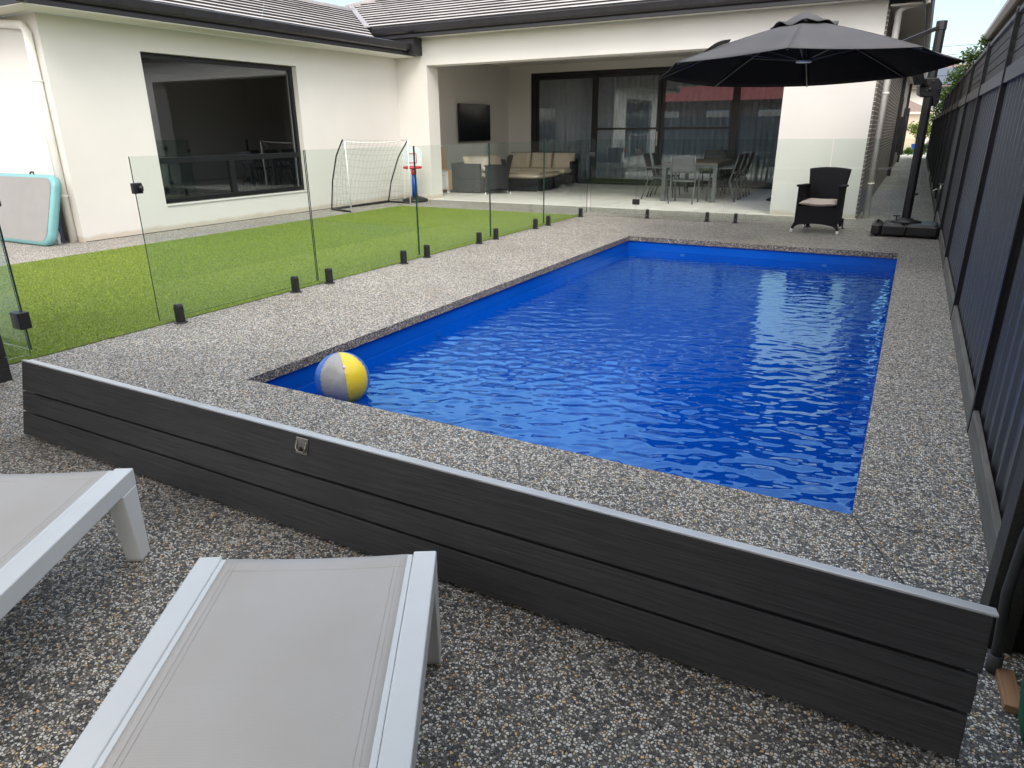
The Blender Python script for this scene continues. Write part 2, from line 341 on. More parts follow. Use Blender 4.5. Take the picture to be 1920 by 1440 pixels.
M['leafb'] = leaf('yellow green leaves', (.16, .22, .03))
M['leafc'] = leaf('dark leaves', (.03, .08, .016))
M['peach'] = render_wall('peach wall', (.72, .62, .50))
M['pale'] = render_wall('pale wall', (.72, .69, .64))
M['door'] = plain('beige roller door', (.56, .47, .34), 0.6)
M['redroof'] = plain('red roof sheet', (.30, .03, .028), 0.6, var=.1)
M['brown'] = bricks('brown brick')
M['brownr'] = plain('brown roof', (.20, .15, .12), 0.8)
M['solar'] = plain('solar panel', (.055, .065, .09), 0.25, var=.1)
M['wire'] = plain('wire', (.10, .10, .11), 0.6)
M['dried'] = plain('dry leaf', (.22, .13, .06), 0.9)
for n in M['brown'].node_tree.nodes:
    if n.type == 'TEX_BRICK':
        n.inputs['Color1'].default_value = (.16, .085, .05, 1); n.inputs['Color2'].default_value = (.20, .11, .065, 1); n.inputs['Mortar'].default_value = (.2, .14, .1, 1)

# ------------------------------------------------------------------ mesh builder
class MB:
    def __init__(s): s.v = []; s.f = []; s.m = []; s.sm = []
    def add(s, vs, fs, mi=0, smooth=False):
        b = len(s.v); s.v += [tuple(map(float, p)) for p in vs]
        s.f += [tuple(b + i for i in f) for f in fs]; s.m += [mi] * len(fs); s.sm += [smooth] * len(fs); return s
    def box(s, a, b, mi=0):
        x0, x1 = sorted((a[0], b[0])); y0, y1 = sorted((a[1], b[1])); z0, z1 = sorted((a[2], b[2]))
        vs = [(x0, y0, z0), (x1, y0, z0), (x1, y1, z0), (x0, y1, z0), (x0, y0, z1), (x1, y0, z1), (x1, y1, z1), (x0, y1, z1)]
        return s.add(vs, [(0, 3, 2, 1), (4, 5, 6, 7), (0, 1, 5, 4), (1, 2, 6, 5), (2, 3, 7, 6), (3, 0, 4, 7)], mi)
    def bar(s, p, q, w, h, up=(0, 0, 1), mi=0):
        """box beam from p to q, w across, h along up"""
        p, q = Vector(p), Vector(q); d = (q - p).normalized(); x = d.cross(Vector(up))
        if x.length < 1e-4: x = d.cross(Vector((0, 1, 0)))
        x.normalize(); y = x.cross(d).normalized(); vs = []
        for c in (p, q):
            for a, b in ((-1, -1), (1, -1), (1, 1), (-1, 1)): vs.append(c + x * a * w / 2 + y * b * h / 2)
        return s.add(vs, [(0, 1, 2, 3), (7, 6, 5, 4), (0, 4, 5, 1), (1, 5, 6, 2), (2, 6, 7, 3), (3, 7, 4, 0)], mi)
    def tube(s, pts, r, n=10, mi=0, cap=True, closed=False):
        pts = [Vector(p) for p in pts]; k = len(pts); rr = r if isinstance(r, (list, tuple)) else [r] * k
        b = len(s.v); ref = None
        for i, p in enumerate(pts):
            if closed: d = (pts[(i + 1) % k] - pts[i - 1]).normalized()
            else: d = (pts[min(i + 1, k - 1)] - pts[max(i - 1, 0)]).normalized()
            if ref is None:
                ref = d.cross(Vector((0, 0, 1)))
                if ref.length < 1e-3: ref = d.cross(Vector((0, 1, 0)))
            ref = (ref - d * ref.dot(d)).normalized(); up = d.cross(ref)
            for j in range(n):
                a = 2 * math.pi * j / n; q = p + (ref * math.cos(a) + up * math.sin(a)) * rr[i]; s.v.append(tuple(q))
        for i in range(k if closed else k - 1):
            i2 = (i + 1) % k
            for j in range(n):
                j2 = (j + 1) % n; s.f.append((b + i * n + j, b + i * n + j2, b + i2 * n + j2, b + i2 * n + j)); s.m.append(mi); s.sm.append(True)
        if cap and not closed:
            s.f.append(tuple(b + j for j in range(n))[::-1]); s.f.append(tuple(b + (k - 1) * n + j for j in range(n))); s.m += [mi, mi]; s.sm += [False, False]
        return s
    def lathe(s, prof, c=(0, 0, 0), n=24, mi=0):
        b = len(s.v); k = len(prof)
        for r, z in prof:
            for j in range(n):
                a = 2 * math.pi * j / n; s.v.append((c[0] + r * math.cos(a), c[1] + r * math.sin(a), c[2] + z))
        for i in range(k - 1):
            for j in range(n):
                j2 = (j + 1) % n; s.f.append((b + i * n + j, b + i * n + j2, b + (i + 1) * n + j2, b + (i + 1) * n + j)); s.m.append(mi); s.sm.append(True)
        s.f.append(tuple(b + j for j in range(n))[::-1]); s.f.append(tuple(b + (k - 1) * n + j for j in range(n))); s.m += [mi, mi]; s.sm += [False, False]
        return s
    def prism(s, poly, d0, d1, axis=2, mi=0):
        """extrude a polygon along an axis; poly holds the two other coordinates in axis order"""
        def P(a, b, d):
            return {0: (d, a, b), 1: (a, d, b), 2: (a, b, d)}[axis]
        n = len(poly); vs = [P(a, b, d0) for a, b in poly] + [P(a, b, d1) for a, b in poly]
        fs = [tuple(range(n))[::-1], tuple(range(n, 2 * n))] + [(i, (i + 1) % n, n + (i + 1) % n, n + i) for i in range(n)]
        return s.add(vs, fs, mi)
    def grid(s, fn, nu, nv, mi=0, smooth=True):
        vs = [fn(i / nu, j / nv) for j in range(nv + 1) for i in range(nu + 1)]
        fs = [(j * (nu + 1) + i, j * (nu + 1) + i + 1, (j + 1) * (nu + 1) + i + 1, (j + 1) * (nu + 1) + i) for j in range(nv) for i in range(nu)]
        return s.add(vs, fs, mi, smooth)
    def build(s, name, mats, parent=None, bevel=0.0, seg=2, fix=True, solid=0.0, subdiv=0):
        me = bpy.data.meshes.new(name); me.from_pydata(s.v, [], s.f)
        for mt in (mats if isinstance(mats, (list, tuple)) else [mats]): me.materials.append(mt)
        me.polygons.foreach_set('material_index', s.m); me.polygons.foreach_set('use_smooth', s.sm)
        if fix:
            bm = bmesh.new(); bm.from_mesh(me); bmesh.ops.recalc_face_normals(bm, faces=bm.faces); bm.to_mesh(me); bm.free()
        me.update()
        o = bpy.data.objects.new(name, me); COL.objects.link(o)
        if parent is not None: o.parent = parent
        if solid:
            md = o.modifiers.new('solid', 'SOLIDIFY'); md.thickness = solid; md.offset = 0
        if bevel:
            md = o.modifiers.new('bevel', 'BEVEL'); md.width = bevel; md.segments = seg; md.limit_method = 'ANGLE'; md.angle_limit = R(40); md.harden_normals = False
        if subdiv:
            md = o.modifiers.new('sub', 'SUBSURF'); md.levels = subdiv; md.render_levels = subdiv
        return o
def box(a, b): return MB().box(a, b)
def thing(name, label, cat, loc=(0, 0, 0), rz=0.0, group=None):
    o = bpy.data.objects.new(name, None); COL.objects.link(o); o.location = loc; o.rotation_euler = (0, 0, rz)
    o.empty_display_size = 0.2
    o['label'] = label; o['category'] = cat
    if group: o['group'] = group
    return o
def tag(o, label, cat, group=None):
    o['label'] = label; o['category'] = cat
    if group: o['group'] = group
    return o
def struct(o, label=None, cat=None):
    o['kind'] = 'structure'
    if label: o['label'] = label
    if cat: o['category'] = cat
    return o
def dup(root, loc, rz, label):
    def cp(o, par):
        c = o.copy(); COL.objects.link(c); c.parent = par
        for ch in kids.get(o.name, []): cp(ch, c)
        return c
    kids = {}
    for o in COL.objects:
        if o.parent: kids.setdefault(o.parent.name, []).append(o)
    r = cp(root, None); r.location = loc; r.rotation_euler = (0, 0, rz); r['label'] = label; return r

# ------------------------------------------------------------------ numbers measured from the photograph (metres)
W, PL = 3.344, 6.733            # pool opening
WL = -0.187                     # water level
XW, YC = -6.52, 2.90            # wing wall plane, wing front corner
YH = 10.12                      # main front wall plane
XR = 2.66                       # brick side wall
XF = 3.80                       # fence line
XG, YG = -1.536, 8.80           # glass fence lines

# ------------------------------------------------------------------ ground
def ring(mb, x0, y0, x1, y1, hx0, hy0, hx1, hy1, z):
    vs = [(x0, y0, z), (x1, y0, z), (x1, y1, z), (x0, y1, z), (hx0, hy0, z), (hx1, hy0, z), (hx1, hy1, z), (hx0, hy1, z)]
    return mb.add(vs, [(0, 1, 5, 4), (1, 2, 6, 5), (2, 3, 7, 6), (3, 0, 4, 7)])
g = MB(); ring(g, -900, -900, 900, 1800, -0.2, -0.2, W + .2, PL + .2, -0.045)
struct(g.build('ground', M['soil'], fix=False), 'bare ground running out to the horizon', 'ground')
# paving with the pool opening; the coping face is part of it (second material)
g = MB()
ring(g, -14, -5.8, 3.96, YH - .02, 0, 0, W, PL, 0.0)
n0 = len(g.v)
for (a, b) in (((0, 0), (W, 0)), ((W, 0), (W, PL)), ((W, PL), (0, PL)), ((0, PL), (0, 0))):
    g.add([(*a, 0), (*b, 0), (*b, -.062), (*a, -.062)], [(0, 1, 2, 3)], 1)
ring(g, -.08, -.08, W + .08, PL + .08, 0, 0, W, PL, -.062)
o = g.build('paving', [M['agg'], M['aggedge']], fix=False)
struct(o, 'pebbled exposed aggregate paving around the pool', 'paving')
g = MB().add([(XR, YH - .02, 0), (3.96, YH - .02, 0), (3.96, 39.2, 0), (XR, 39.2, 0)], [(0, 1, 2, 3)])
struct(g.build('side_path', M['agg'], fix=False), 'pebbled path between brick wall and fence', 'path')
g = MB().box((-6.9, YH - .02, -.02), (XR - .01, 15.7, .012))
struct(g.build('patio_floor', M['patio']), 'grey tiled floor of the covered patio', 'floor')
g = MB().add([(-20, 39.2, .0), (30, 39.2, .0), (30, 51, .0), (-20, 51, .0)], [(0, 1, 2, 3)])
struct(g.build('driveway', M['concrete'], fix=False), 'pale driveway beyond the side path', 'driveway')
# sawn joints in the paving
g = MB()
def strip(p, q, w, z=.004):
    p, q = Vector((*p, z)), Vector((*q, z)); d = (q - p).normalized(); n = Vector((-d.y, d.x, 0)) * w / 2
    g.add([p - n, q - n, q + n, p + n], [(0, 1, 2, 3)])
strip((W, 0), (3.56, -.47), .0035); strip((3.45, -.025), (3.74, -.025), .005)
strip((0, PL), (-1.5, 8.2), .005); strip((W, PL), (3.75, 7.2), .005)
struct(g.build('paving_joints', M['tiledge'], fix=False))
g = MB(); strip((.68, -1.0), (.68, -.0), .006); strip((-1.4, 9.39), (2.66, 9.39), .018); strip((-1.5, 3.4), (0, 3.4), .005)
struct(g.build('paving_seams', M['concrete'], fix=False))

# ------------------------------------------------------------------ pool and water
pool = thing('swimming_pool', 'rectangular swimming pool with glossy blue shell set in pebbled paving', 'pool', (0, 0, 0))
g = MB(); a, b = -.025, .025; x0, y0, x1, y1 = a, a, W + b, PL + b
zt, zl, zs, zb_ = -.066, -.20, -.205, -1.45
def rect(x0, y0, x1, y1, z): return [(x0, y0, z), (x1, y0, z), (x1, y1, z), (x0, y1, z)]
lv = [rect(x0, y0, x1, y1, zt), rect(x0, y0, x1, y1, zl), rect(x0 + .012, y0 + .012, x1 - .012, y1 - .012, zs), rect(x0 + .16, y0 + .16, x1 - .16, y1 - .16, zb_)]
vs = sum(lv, []); fs = []
for k in range(3):
    for i in range(4): fs.append((k * 4 + i, k * 4 + (i + 1) % 4, k * 4 + 4 + (i + 1) % 4, k * 4 + 4 + i))
fs.append((12, 13, 14, 15)); g.add(vs, fs)
g.build('shell', M['liner'], pool, bevel=.03, seg=4)
g = MB().box((W - .85, .14, -1.44), (W - .0, 2.6, -1.12)); g.build('bench', M['linerlow'], pool, bevel=.05, seg=3)
for (c, ax) in (((.768, PL + .006, -.212), 1), ((2.56, PL + .006, -.210), 1)):
    g = MB(); n = 16; prof = [(0.0, .0), (.030, .0), (.036, .006), (.030, .014), (.012, .016)]
    g.lathe(prof, (0, 0, 0), 16); o = g.build('return_jet', M['white'], pool); o.location = c; o.rotation_euler = (R(90), 0, 0); o.scale = (1, .5, .5)
for (y, z) in ((2.01, -.235), (4.63, -.235)):
    g = MB().lathe([(0.0, 0), (.034, 0), (.040, .01), (.030, .022), (.012, .026)], (0, 0, 0), 16); o = g.build('return_jet', M['navy'], pool); o.location = (.0, y, z); o.rotation_euler = (0, R(90), 0)
    o['label'] = 'dark round return jet'
# rippled water surface: sum of short travelling waves
nx, ny = 256, 512
xs = np.linspace(-.022, W + .022, nx); ys = np.linspace(-.022, PL + .022, ny); X, Y = np.meshgrid(xs, ys)
H = np.zeros_like(X)
for i in range(120):
    lam = 0.040 * (0.20 / 0.040) ** rng.random(); k = 2 * math.pi / lam
    th = rng.normal(R(112), R(30)); ph = rng.random() * 6.283
    amp = 0.00132 * lam * (lam / .12) ** .2
    H += amp * np.sin(k * (X * math.cos(th) + Y * math.sin(th)) + ph + 1.2 * np.sin(1.7 * X + 2.3 * Y + i))
calm = 0.45 + 0.55 / (1 + np.exp((Y - 2.6 - .4 * np.sin(2 * X)) * 1.5)) + .45 * np.exp(-((X - 2.9) / .9) ** 2)
gx, gy = np.gradient(H * calm, ys, xs); print('rms slope', np.hypot(gx, gy)[:120].std(), np.hypot(gx, gy)[300:].std(), gx.std(), gy.std())
H *= calm
me = bpy.data.meshes.new('water'); co = np.stack([X, Y, WL + H], -1).reshape(-1, 3)
idx = np.arange(nx * ny).reshape(ny, nx); qd = np.stack([idx[:-1, :-1], idx[:-1, 1:], idx[1:, 1:], idx[1:, :-1]], -1).reshape(-1, 4)
me.vertices.add(len(co)); me.vertices.foreach_set('co', co.astype('f').ravel())
me.loops.add(qd.size); me.loops.foreach_set('vertex_index', qd.astype('i').ravel())
me.polygons.add(len(qd)); me.polygons.foreach_set('loop_start', np.arange(0, qd.size, 4, dtype='i')); me.polygons.foreach_set('use_smooth', np.ones(len(qd), dtype=bool))
me.materials.append(M['water']); me.update(calc_edges=True)
o = bpy.data.objects.new('water', me); COL.objects.link(o); struct(o, 'rippled blue pool water', 'water')

# ------------------------------------------------------------------ lawn
struct(box((-5.55, -.60, -.03), (-1.605, 8.72, .006)).build('lawn', M['turfbase']), 'rectangle of green artificial turf', 'lawn')
nb = 420000
px = rng.uniform(-5.55, -1.602, nb); py = -.60 + 9.32 * rng.random(nb) ** 1.25
h = rng.uniform(.010, .021, nb); az = rng.uniform(0, 6.283, nb); lean = rng.normal(0, .008, (nb, 2)); w = rng.uniform(.0013, .0026, nb)
lean[:, 0] += .006
b0 = np.stack([px - w * np.cos(az), py - w * np.sin(az), np.full(nb, .004)], -1); b1 = np.stack([px + w * np.cos(az), py + w * np.sin(az), np.full(nb, .004)], -1)
tp = np.stack([px + lean[:, 0], py + lean[:, 1], h], -1)
co = np.stack([b0, b1, tp], 1).reshape(-1, 3)
me = bpy.data.meshes.new('grass'); me.vertices.add(nb * 3); me.vertices.foreach_set('co', co.astype('f').ravel())
me.loops.add(nb * 3); me.loops.foreach_set('vertex_index', np.arange(nb * 3, dtype='i')); me.polygons.add(nb); me.polygons.foreach_set('loop_start', np.arange(0, nb * 3, 3, dtype='i'))
me.materials.append(M['turf']); me.update(calc_edges=True)
o = bpy.data.objects.new('grass', me); COL.objects.link(o); o['kind'] = 'stuff'; o['label'] = 'short green blades of the artificial turf'; o['category'] = 'grass'

# ------------------------------------------------------------------ house
house = thing('house', 'cream rendered house with tiled roof, covered patio and dark gutters', 'house', (0, 0, 0))
def wall_hole_x(mb, x, t, y0, y1, z0, z1, hy0, hy1, hz0, hz1):
    mb.box((x - t, y0, z0), (x, hy0, z1)); mb.box((x - t, hy1, z0), (x, y1, z1))
    mb.box((x - t, hy0, z0), (x, hy1, hz0)); mb.box((x - t, hy0, hz1), (x, hy1, z1))
g = MB()
WY0, WY1, WZ0, WZ1 = 4.245, 7.232, .393, 2.505
wall_hole_x(g, XW, .25, YC, YH, -.03, 2.837, WY0, WY1, WZ0, WZ1)
g.box((-14, YC, -.03), (XW - .25, YC + .25, 2.837))
g.box((-14, YC + .25, 2.6), (XW - .25, YH, 2.837))
# main front: pillar, beam, right wall
g.box((XW, YH, -.03), (-5.75, YH + .40, 3.20)); g.box((-5.75, YH, 2.672), (1.295, YH + .40, 3.20)); g.box((1.295, YH, -.03), (XR - .03, YH + .40, 3.20))
g.build('wall', M['wall'], house)
g = MB()
g.box((-7.15, YH + .40, -.03), (-6.90, 15.6, 3.05)); g.box((-6.9, 15.6, -.03), (-6.19, 15.85, 3.05)); g.box((-6.19, 15.6, 2.86), (1.75, 15.85, 3.05))
g.box((1.75, 15.6, -.03), (2.4, 15.85, 3.05)); g.box((2.35, YH + .40, -.03), (2.45, 15.6, 3.05))
g.box((-6.9, YH + .40, -.03), (XW - .0, YH + .55, 3.05))
g.build('patio_wall', M['wall'], house)
box((-6.9, YH + .40, 3.05), (2.4, 15.6, 3.12)).build('patio_ceiling', M['soffit'], house)
box((2.46, YH + .02, -.03), (XR, 38, 3.08)).build('brick_wall', M['brick'], house)
# soffits
g = MB(); g.box((XW, 2.50, 2.838), (-6.0, YH, 2.858)); g.box((-14, 2.50, 2.838), (XW, YC, 2.858)); g.build('soffit', M['soffit'], house)
g = MB(); g.box((-6.0, 9.78, 3.185), (XR + .44, YH, 3.21)); g.box((XR, YH, 3.085), (3.10, 38, 3.11)); g.build('soffit', M['soffit'], house)
# gutters with fascia
def gutter_y(x, y0, y1, z, name='gutter'):     # runs along Y, opens to +X side
    prof = [(x - .03, z - .05), (x + .012, z - .05), (x + .012, z + .012), (x - .004, z + .014), (x - .004, z + .030), (x + .05, z + .030), (x + .088, z + .058), (x + .108, z + .158), (x + .088, z + .17), (x - .03, z + .17)]
    return MB().prism(prof, y0, y1, 1).build(name, M['gutter'], house, bevel=.006)
def gutter_x(y, x0, x1, z, name='gutter'):     # runs along X, faces -Y
    prof = [(y + .03, z - .05), (y - .012, z - .05), (y - .012, z + .012), (y + .004, z + .014), (y + .004, z + .030), (y - .05, z + .030), (y - .088, z + .058), (y - .108, z + .158), (y - .088, z + .17), (y + .03, z + .17)]
    return MB().prism(prof, x0, x1, 0).build(name, M['gutter'], house, bevel=.006)
gutter_y(-6.00, 2.42, YH - .01, 2.898)
gutter_x(2.50, -14, -5.93, 2.898)
gutter_x(9.78, -6.75, 3.2, 3.215)
box((-8.2, 9.83, 2.86), (-5.84, YH - .002, 3.40)).build('fascia', M['gutter'], house)
box((-5.84, 9.82, 3.211), (3.1, YH + .3, 3.36)).build('fascia', M['gutter'], house)
gutter_y(3.10, 9.70, 38, 3.14)
# tiled roofs, laid course by course
def roof(name, origin, along, up, tp, smax, left, right, gauge=.27):
    """left/right: functions of slope distance in plan -> start/end along the eave"""
    al = Vector(along).normalized(); up = Vector(up).normalized(); sl = (up + Vector((0, 0, tp))).normalized(); n = al.cross(sl).normalized()
    if n.z < 0: n = -n
    cs = sl.dot(up); g = MB(); O = Vector(origin); k = 0; s = 0.0
    while s < smax:
        s1 = s + gauge; a0, b0 = left(s * cs), right(s * cs); a1, b1 = left((s1 + .03) * cs), right((s1 + .03) * cs)
        if b0 - a0 < .1: break
        step = .9; t = a0; ln = max(1, int(round((b0 - a0) / step)))
        P = lambda tt, ss, hh: O + al * tt + sl * ss + n * hh
        jit = [random.uniform(-.0025, .0025) for _ in range(ln + 1)]
        for j in range(ln):
            u0, u1 = j / ln, (j + 1) / ln; gp = .004 / max(.5, (b0 - a0))
            A0, A1 = a0 + (b0 - a0) * u0, a0 + (b0 - a0) * (u1 - gp); B0, B1 = a1 + (b1 - a1) * u0, a1 + (b1 - a1) * (u1 - gp)
            e = jit[j]
            vs = [P(A0, s, -.004), P(A1, s, -.004), P(A1, s, .036 + e), P(A0, s, .036 + e), P(B0, s1 + .03, -.010), P(B1, s1 + .03, -.010), P(B1, s1 + .03, .004), P(B0, s1 + .03, .004)]
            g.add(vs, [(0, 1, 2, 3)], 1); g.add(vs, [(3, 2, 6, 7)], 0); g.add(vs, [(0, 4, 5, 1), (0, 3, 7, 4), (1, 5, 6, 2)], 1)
        s = s1; k += 1
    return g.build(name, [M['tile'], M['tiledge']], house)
TP = .36
EX, EY = -6.0, 9.72          # eave edges of wing and main roof
ZW, ZM = 3.06, 3.385
# wing roof: eave along +Y at x=EX, up = -X ; front hip, back runs into the main roof (valley)
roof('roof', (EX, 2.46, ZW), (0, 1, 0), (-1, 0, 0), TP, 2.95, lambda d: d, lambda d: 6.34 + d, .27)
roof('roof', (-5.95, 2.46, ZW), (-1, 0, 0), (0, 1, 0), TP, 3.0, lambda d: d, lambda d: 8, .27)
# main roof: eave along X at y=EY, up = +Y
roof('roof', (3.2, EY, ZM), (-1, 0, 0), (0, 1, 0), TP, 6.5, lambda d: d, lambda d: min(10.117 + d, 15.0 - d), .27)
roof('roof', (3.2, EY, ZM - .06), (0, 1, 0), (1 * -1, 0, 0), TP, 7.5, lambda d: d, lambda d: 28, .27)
# roof capping: valley, ridges and hips
g = MB()
g.bar((-6.85, 9.66, 3.41), (-9.30, 12.06, 4.285), .12, .02, (0, 0, 1))
g.build('valley', plain('valley metal', (.26, .25, .26), 0.6), house)
M['ridge'] = plain('ridge tile', (.33, .31, .315), .8)
for pts in ([(-8.82, 5.2, 4.06), (-8.82, 11.9, 4.06)], [(-9.45, 12.05, 4.24), (-6.0, 15.5, 5.48)], [(3.18, EY + .03, ZM), (-2.6, 15.5, 5.46)]):
    MB().tube(pts, .075, 10).build('ridge_cap', M['ridge'], house)
# downpipes
dp = MB(); dp.tube([(-7.6, 2.84, 2.79), (-6.74, 2.84, 2.70), (-6.67, 2.84, 2.62), (-6.67, 2.84, 0.0)], .05, 14)
d = dp.build('downpipe', M['pipe'], house)
for z in (2.05, .62): MB().tube([(-6.67, 2.84, z - .012), (-6.67, 2.84, z + .012)], .056, 14).build('pipe_clip', M['pipe'], d)
dp = MB(); dp.tube([(3.16, 10.30, 3.16), (2.86, 10.32, 3.10), (2.775, 10.33, 3.03), (2.775, 10.33, 0.0)], .05, 14)
d = dp.build('downpipe', M['pipe'], house)
for z in (.55, 1.9): MB().tube([(2.775, 10.33, z - .012), (2.775, 10.33, z + .012)], .056, 14).build('pipe_clip', M['pipe'], d)
for (y, w, z0) in ((22.2, .16, 0), (32.3, .16, 0)):
    g = MB().box((XR + .005, y, z0), (XR + .10, y + w, 3.07)); o = g.build('downpipe', M['gutter'], house); o['label'] = 'dark square downpipe'
for (y, z0, z1, dpt) in ((27.0, .55, 1.75, .18), (30.5, .35, 2.1, .20)):
    box((XR + .003, y, z0), (XR + dpt, y + .6, z1)).build('meter_box', M['gutter'], house, bevel=.01)
for (y, l) in ((24.0, 1.2),):
    f = MB(); f.box((XR + .003, y, 1.1), (XR + .05, y + l, 1.16)); f.box((XR + .003, y, 2.3), (XR + .05, y + l, 2.36)); f.box((XR + .003, y, 1.16), (XR + .05, y + .06, 2.3)); f.box((XR + .003, y + l - .06, 1.16), (XR + .05, y + l, 2.3))
    o = f.build('window', M['frame'], house); box((XR + .004, y + .06, 1.16), (XR + .02, y + l - .06, 2.3)).build('pane', M['screen'], o)
# wing picture window: frame set back in the reveal, fixed pane over two low sashes
xf = XW - .10; f = MB(); d_ = .07
def fr(y0, y1, z0, z1): f.box((xf - d_, y0, z0), (xf, y1, z1))
e = .004
fr(WY0 + e, WY1 - e, WZ1 - .075, WZ1 - e); fr(WY0 + e, WY1 - e, WZ0 + e, WZ0 + .07); fr(WY0 + e, WY0 + .06, WZ0 + .07, WZ1 - .075); fr(WY1 - .06, WY1 - e, WZ0 + .07, WZ1 - .075)
fr(WY0 + .06, WY1 - .06, .975, 1.06); fr(5.60, 5.70, WZ0 + .07, .975)
win = f.build('window', M['frame'], house, bevel=.004)
for (y0, y1, z0, z1) in ((WY0 + .06, WY1 - .06, 1.06, WZ1 - .075), (WY0 + .06, 5.60, WZ0 + .07, .975), (5.70, WY1 - .06, WZ0 + .07, .975)):
    box((xf - .042, y0 - .01, z0 - .01), (xf - .034, y1 + .01, z1 + .01)).build('pane', M['wglass'], win)
MB().box((XW - .10, WY0 + .003, WZ0 - .03), (XW + .018, WY1 - .003, WZ0 + .0)).build('sill', M['wall'], win, bevel=.004)
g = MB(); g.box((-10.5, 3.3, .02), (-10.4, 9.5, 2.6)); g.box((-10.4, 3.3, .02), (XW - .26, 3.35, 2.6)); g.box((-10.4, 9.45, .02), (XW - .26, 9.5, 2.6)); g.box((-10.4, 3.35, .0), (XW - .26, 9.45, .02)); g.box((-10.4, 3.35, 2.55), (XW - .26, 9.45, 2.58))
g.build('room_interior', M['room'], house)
# sliding doors at the back of the patio
yd = 15.62; f = MB(); DX0, DX1, DZ = -6.18, 1.74, 2.85
def fd(x0, x1, z0, z1, y=yd, t=.08): f.box((x0, y, z0), (x1, y + t, z1))
fd(DX0, DX1, DZ - .10, DZ - .003); fd(DX0, DX1, .012, .07); fd(DX0, DX0 + .12, .07, DZ - .10); fd(DX1 - .12, DX1, .07, DZ - .10)
door = f.build('sliding_door', M['frame'], house, bevel=.005)
edges = [-6.06, -4.30, -2.50, -.645, 1.62]
for i in range(4):
    x0, x1 = edges[i], edges[i + 1]; y = yd + (.012 if i % 2 else .045); f = MB()
    t = .09
    f.box((x0, y, .075), (x0 + t, y + .03, DZ - .104)); f.box((x1 - t, y, .075), (x1, y + .03, DZ - .104)); f.box((x0 + t, y, .075), (x1 - t, y + .03, .16)); f.box((x0 + t, y, DZ - .17), (x1 - t, y + .03, DZ - .104))
    if i in (1, 2): f.box((x0 + t, y, 1.40), (x1 - t, y + .03, 1.45))
    s_ = f.build('door_sash', M['frame'], door)
    box((x0 + t - .01, y + .011, .15), (x1 - t + .01, y + .019, DZ - .16)).build('pane', M['dglass'], s_)
box((-2.56, yd - .03, 1.0), (-2.53, yd - .005, 1.35)).build('handle', M['steel'], door)
g = MB(); npt = 700; pts = []
for i in range(npt + 1):
    x = -6.05 + 7.7 * i / npt; pts.append((x, 15.745 + .042 * math.sin(x * 2 * math.pi / .155 + .5 * math.sin(x * 3)) + .008 * math.sin(x * 91)))
vs = [(x, y, .05) for x, y in pts] + [(x, y, 2.82) for x, y in pts]; n_ = npt + 1
g.add(vs, [(i, i + 1, n_ + i + 1, n_ + i) for i in range(npt)], 0, True)
g.build('curtain', M['curtain'], house, fix=False, solid=.004)
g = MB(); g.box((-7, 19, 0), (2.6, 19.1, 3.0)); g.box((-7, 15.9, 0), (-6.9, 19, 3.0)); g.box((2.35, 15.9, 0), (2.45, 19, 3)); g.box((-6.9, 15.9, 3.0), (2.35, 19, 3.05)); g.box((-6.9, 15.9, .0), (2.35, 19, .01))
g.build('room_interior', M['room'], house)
box((XW - .001, YC + .02, .0), (XW + .003, YH, .009)).build('wall_base', M['tiledge'], house)

# ------------------------------------------------------------------ glass pool fence
def glass_box(a, b, thin):
    """pane with clear faces and dark green cut edges; thin = index of the thin axis"""
    g = MB().box(a, b); 
    for i, f in enumerate(g.f):
        vs = [Vector(g.v[k]) for k in f]; n = (vs[1] - vs[0]).cross(vs[2] - vs[1]); ax = max(range(3), key=lambda q: abs(n[q]))
        g.m[i] = 0 if ax == thin else 1
    return g
def spigot(par, x, y, ax):
    """square spigot; ax = thin axis of the glass it clamps (0: glass runs along Y)"""
    g = MB(); w = .030
    g.box((-w, -.024, .010), (w, .024, .135)); g.prism([(-w, .135), (w, .135), (w - .010, .150), (-w + .010, .150)], -.024, .024, 1)
    o = g.build('spigot', M['black'], par, bevel=.004)
    MB().lathe([(.0, 0), (.052, 0), (.052, .005), (.044, .010), (0, .010)], (0, 0, 0), 20).build('base_plate', M['black'], o)
    MB().box((-w - .002, -.006, .05), (-w + .002, .006, .062)).build('bolt', M['steel'], o)
    o.location = (x, y, 0.001)
    if ax == 1: o.rotation_euler = (0, 0, R(90))
    return o
zb0, zt0 = .055, 1.255
pn = [(.514, 2.205, (.69, 1.92), 'clear glass pool panel nearest the lawn gateway, latch on its near edge'),
      (2.222, 3.862, (2.37, 3.57), 'clear glass pool panel between the football goal view and first panel, second along the lawn'),
      (3.878, 5.49, (4.02, 5.20), 'clear glass pool panel third along the lawn edge from the gateway'),
      (5.507, 7.10, (5.64, 6.83), 'clear glass pool panel fourth along the lawn edge, in front of the tan sofa'),
      (7.117, 8.79, (7.27, 8.53), 'clear glass pool panel at the far lawn corner beside the far glass gate')]
for y0, y1, sp, lab in pn:
    t = thing('glass_balustrade', lab, 'glass fence', (XG, (y0 + y1) / 2, 0), 0, 'glass panels along the lawn')
    yc = (y0 + y1) / 2
    o = glass_box((-.006, y0 - yc, zb0), (.006, y1 - yc, zt0), 0).build('pane', [M['glass'], M['gedge']], t)
    for y in sp: spigot(t, .0, y - yc, 0)
    if y0 < 1:
        g = MB(); g.box((-.02, y0 - yc - .018, 1.00), (.022, y0 - yc + .05, 1.075)); o = g.build('latch', M['black'], t, bevel=.006)
        MB().tube([(.03, y0 - yc + .03, 1.02), (.03, y0 - yc + .03, 1.055)], .016, 12).build('knob', M['black'], o)
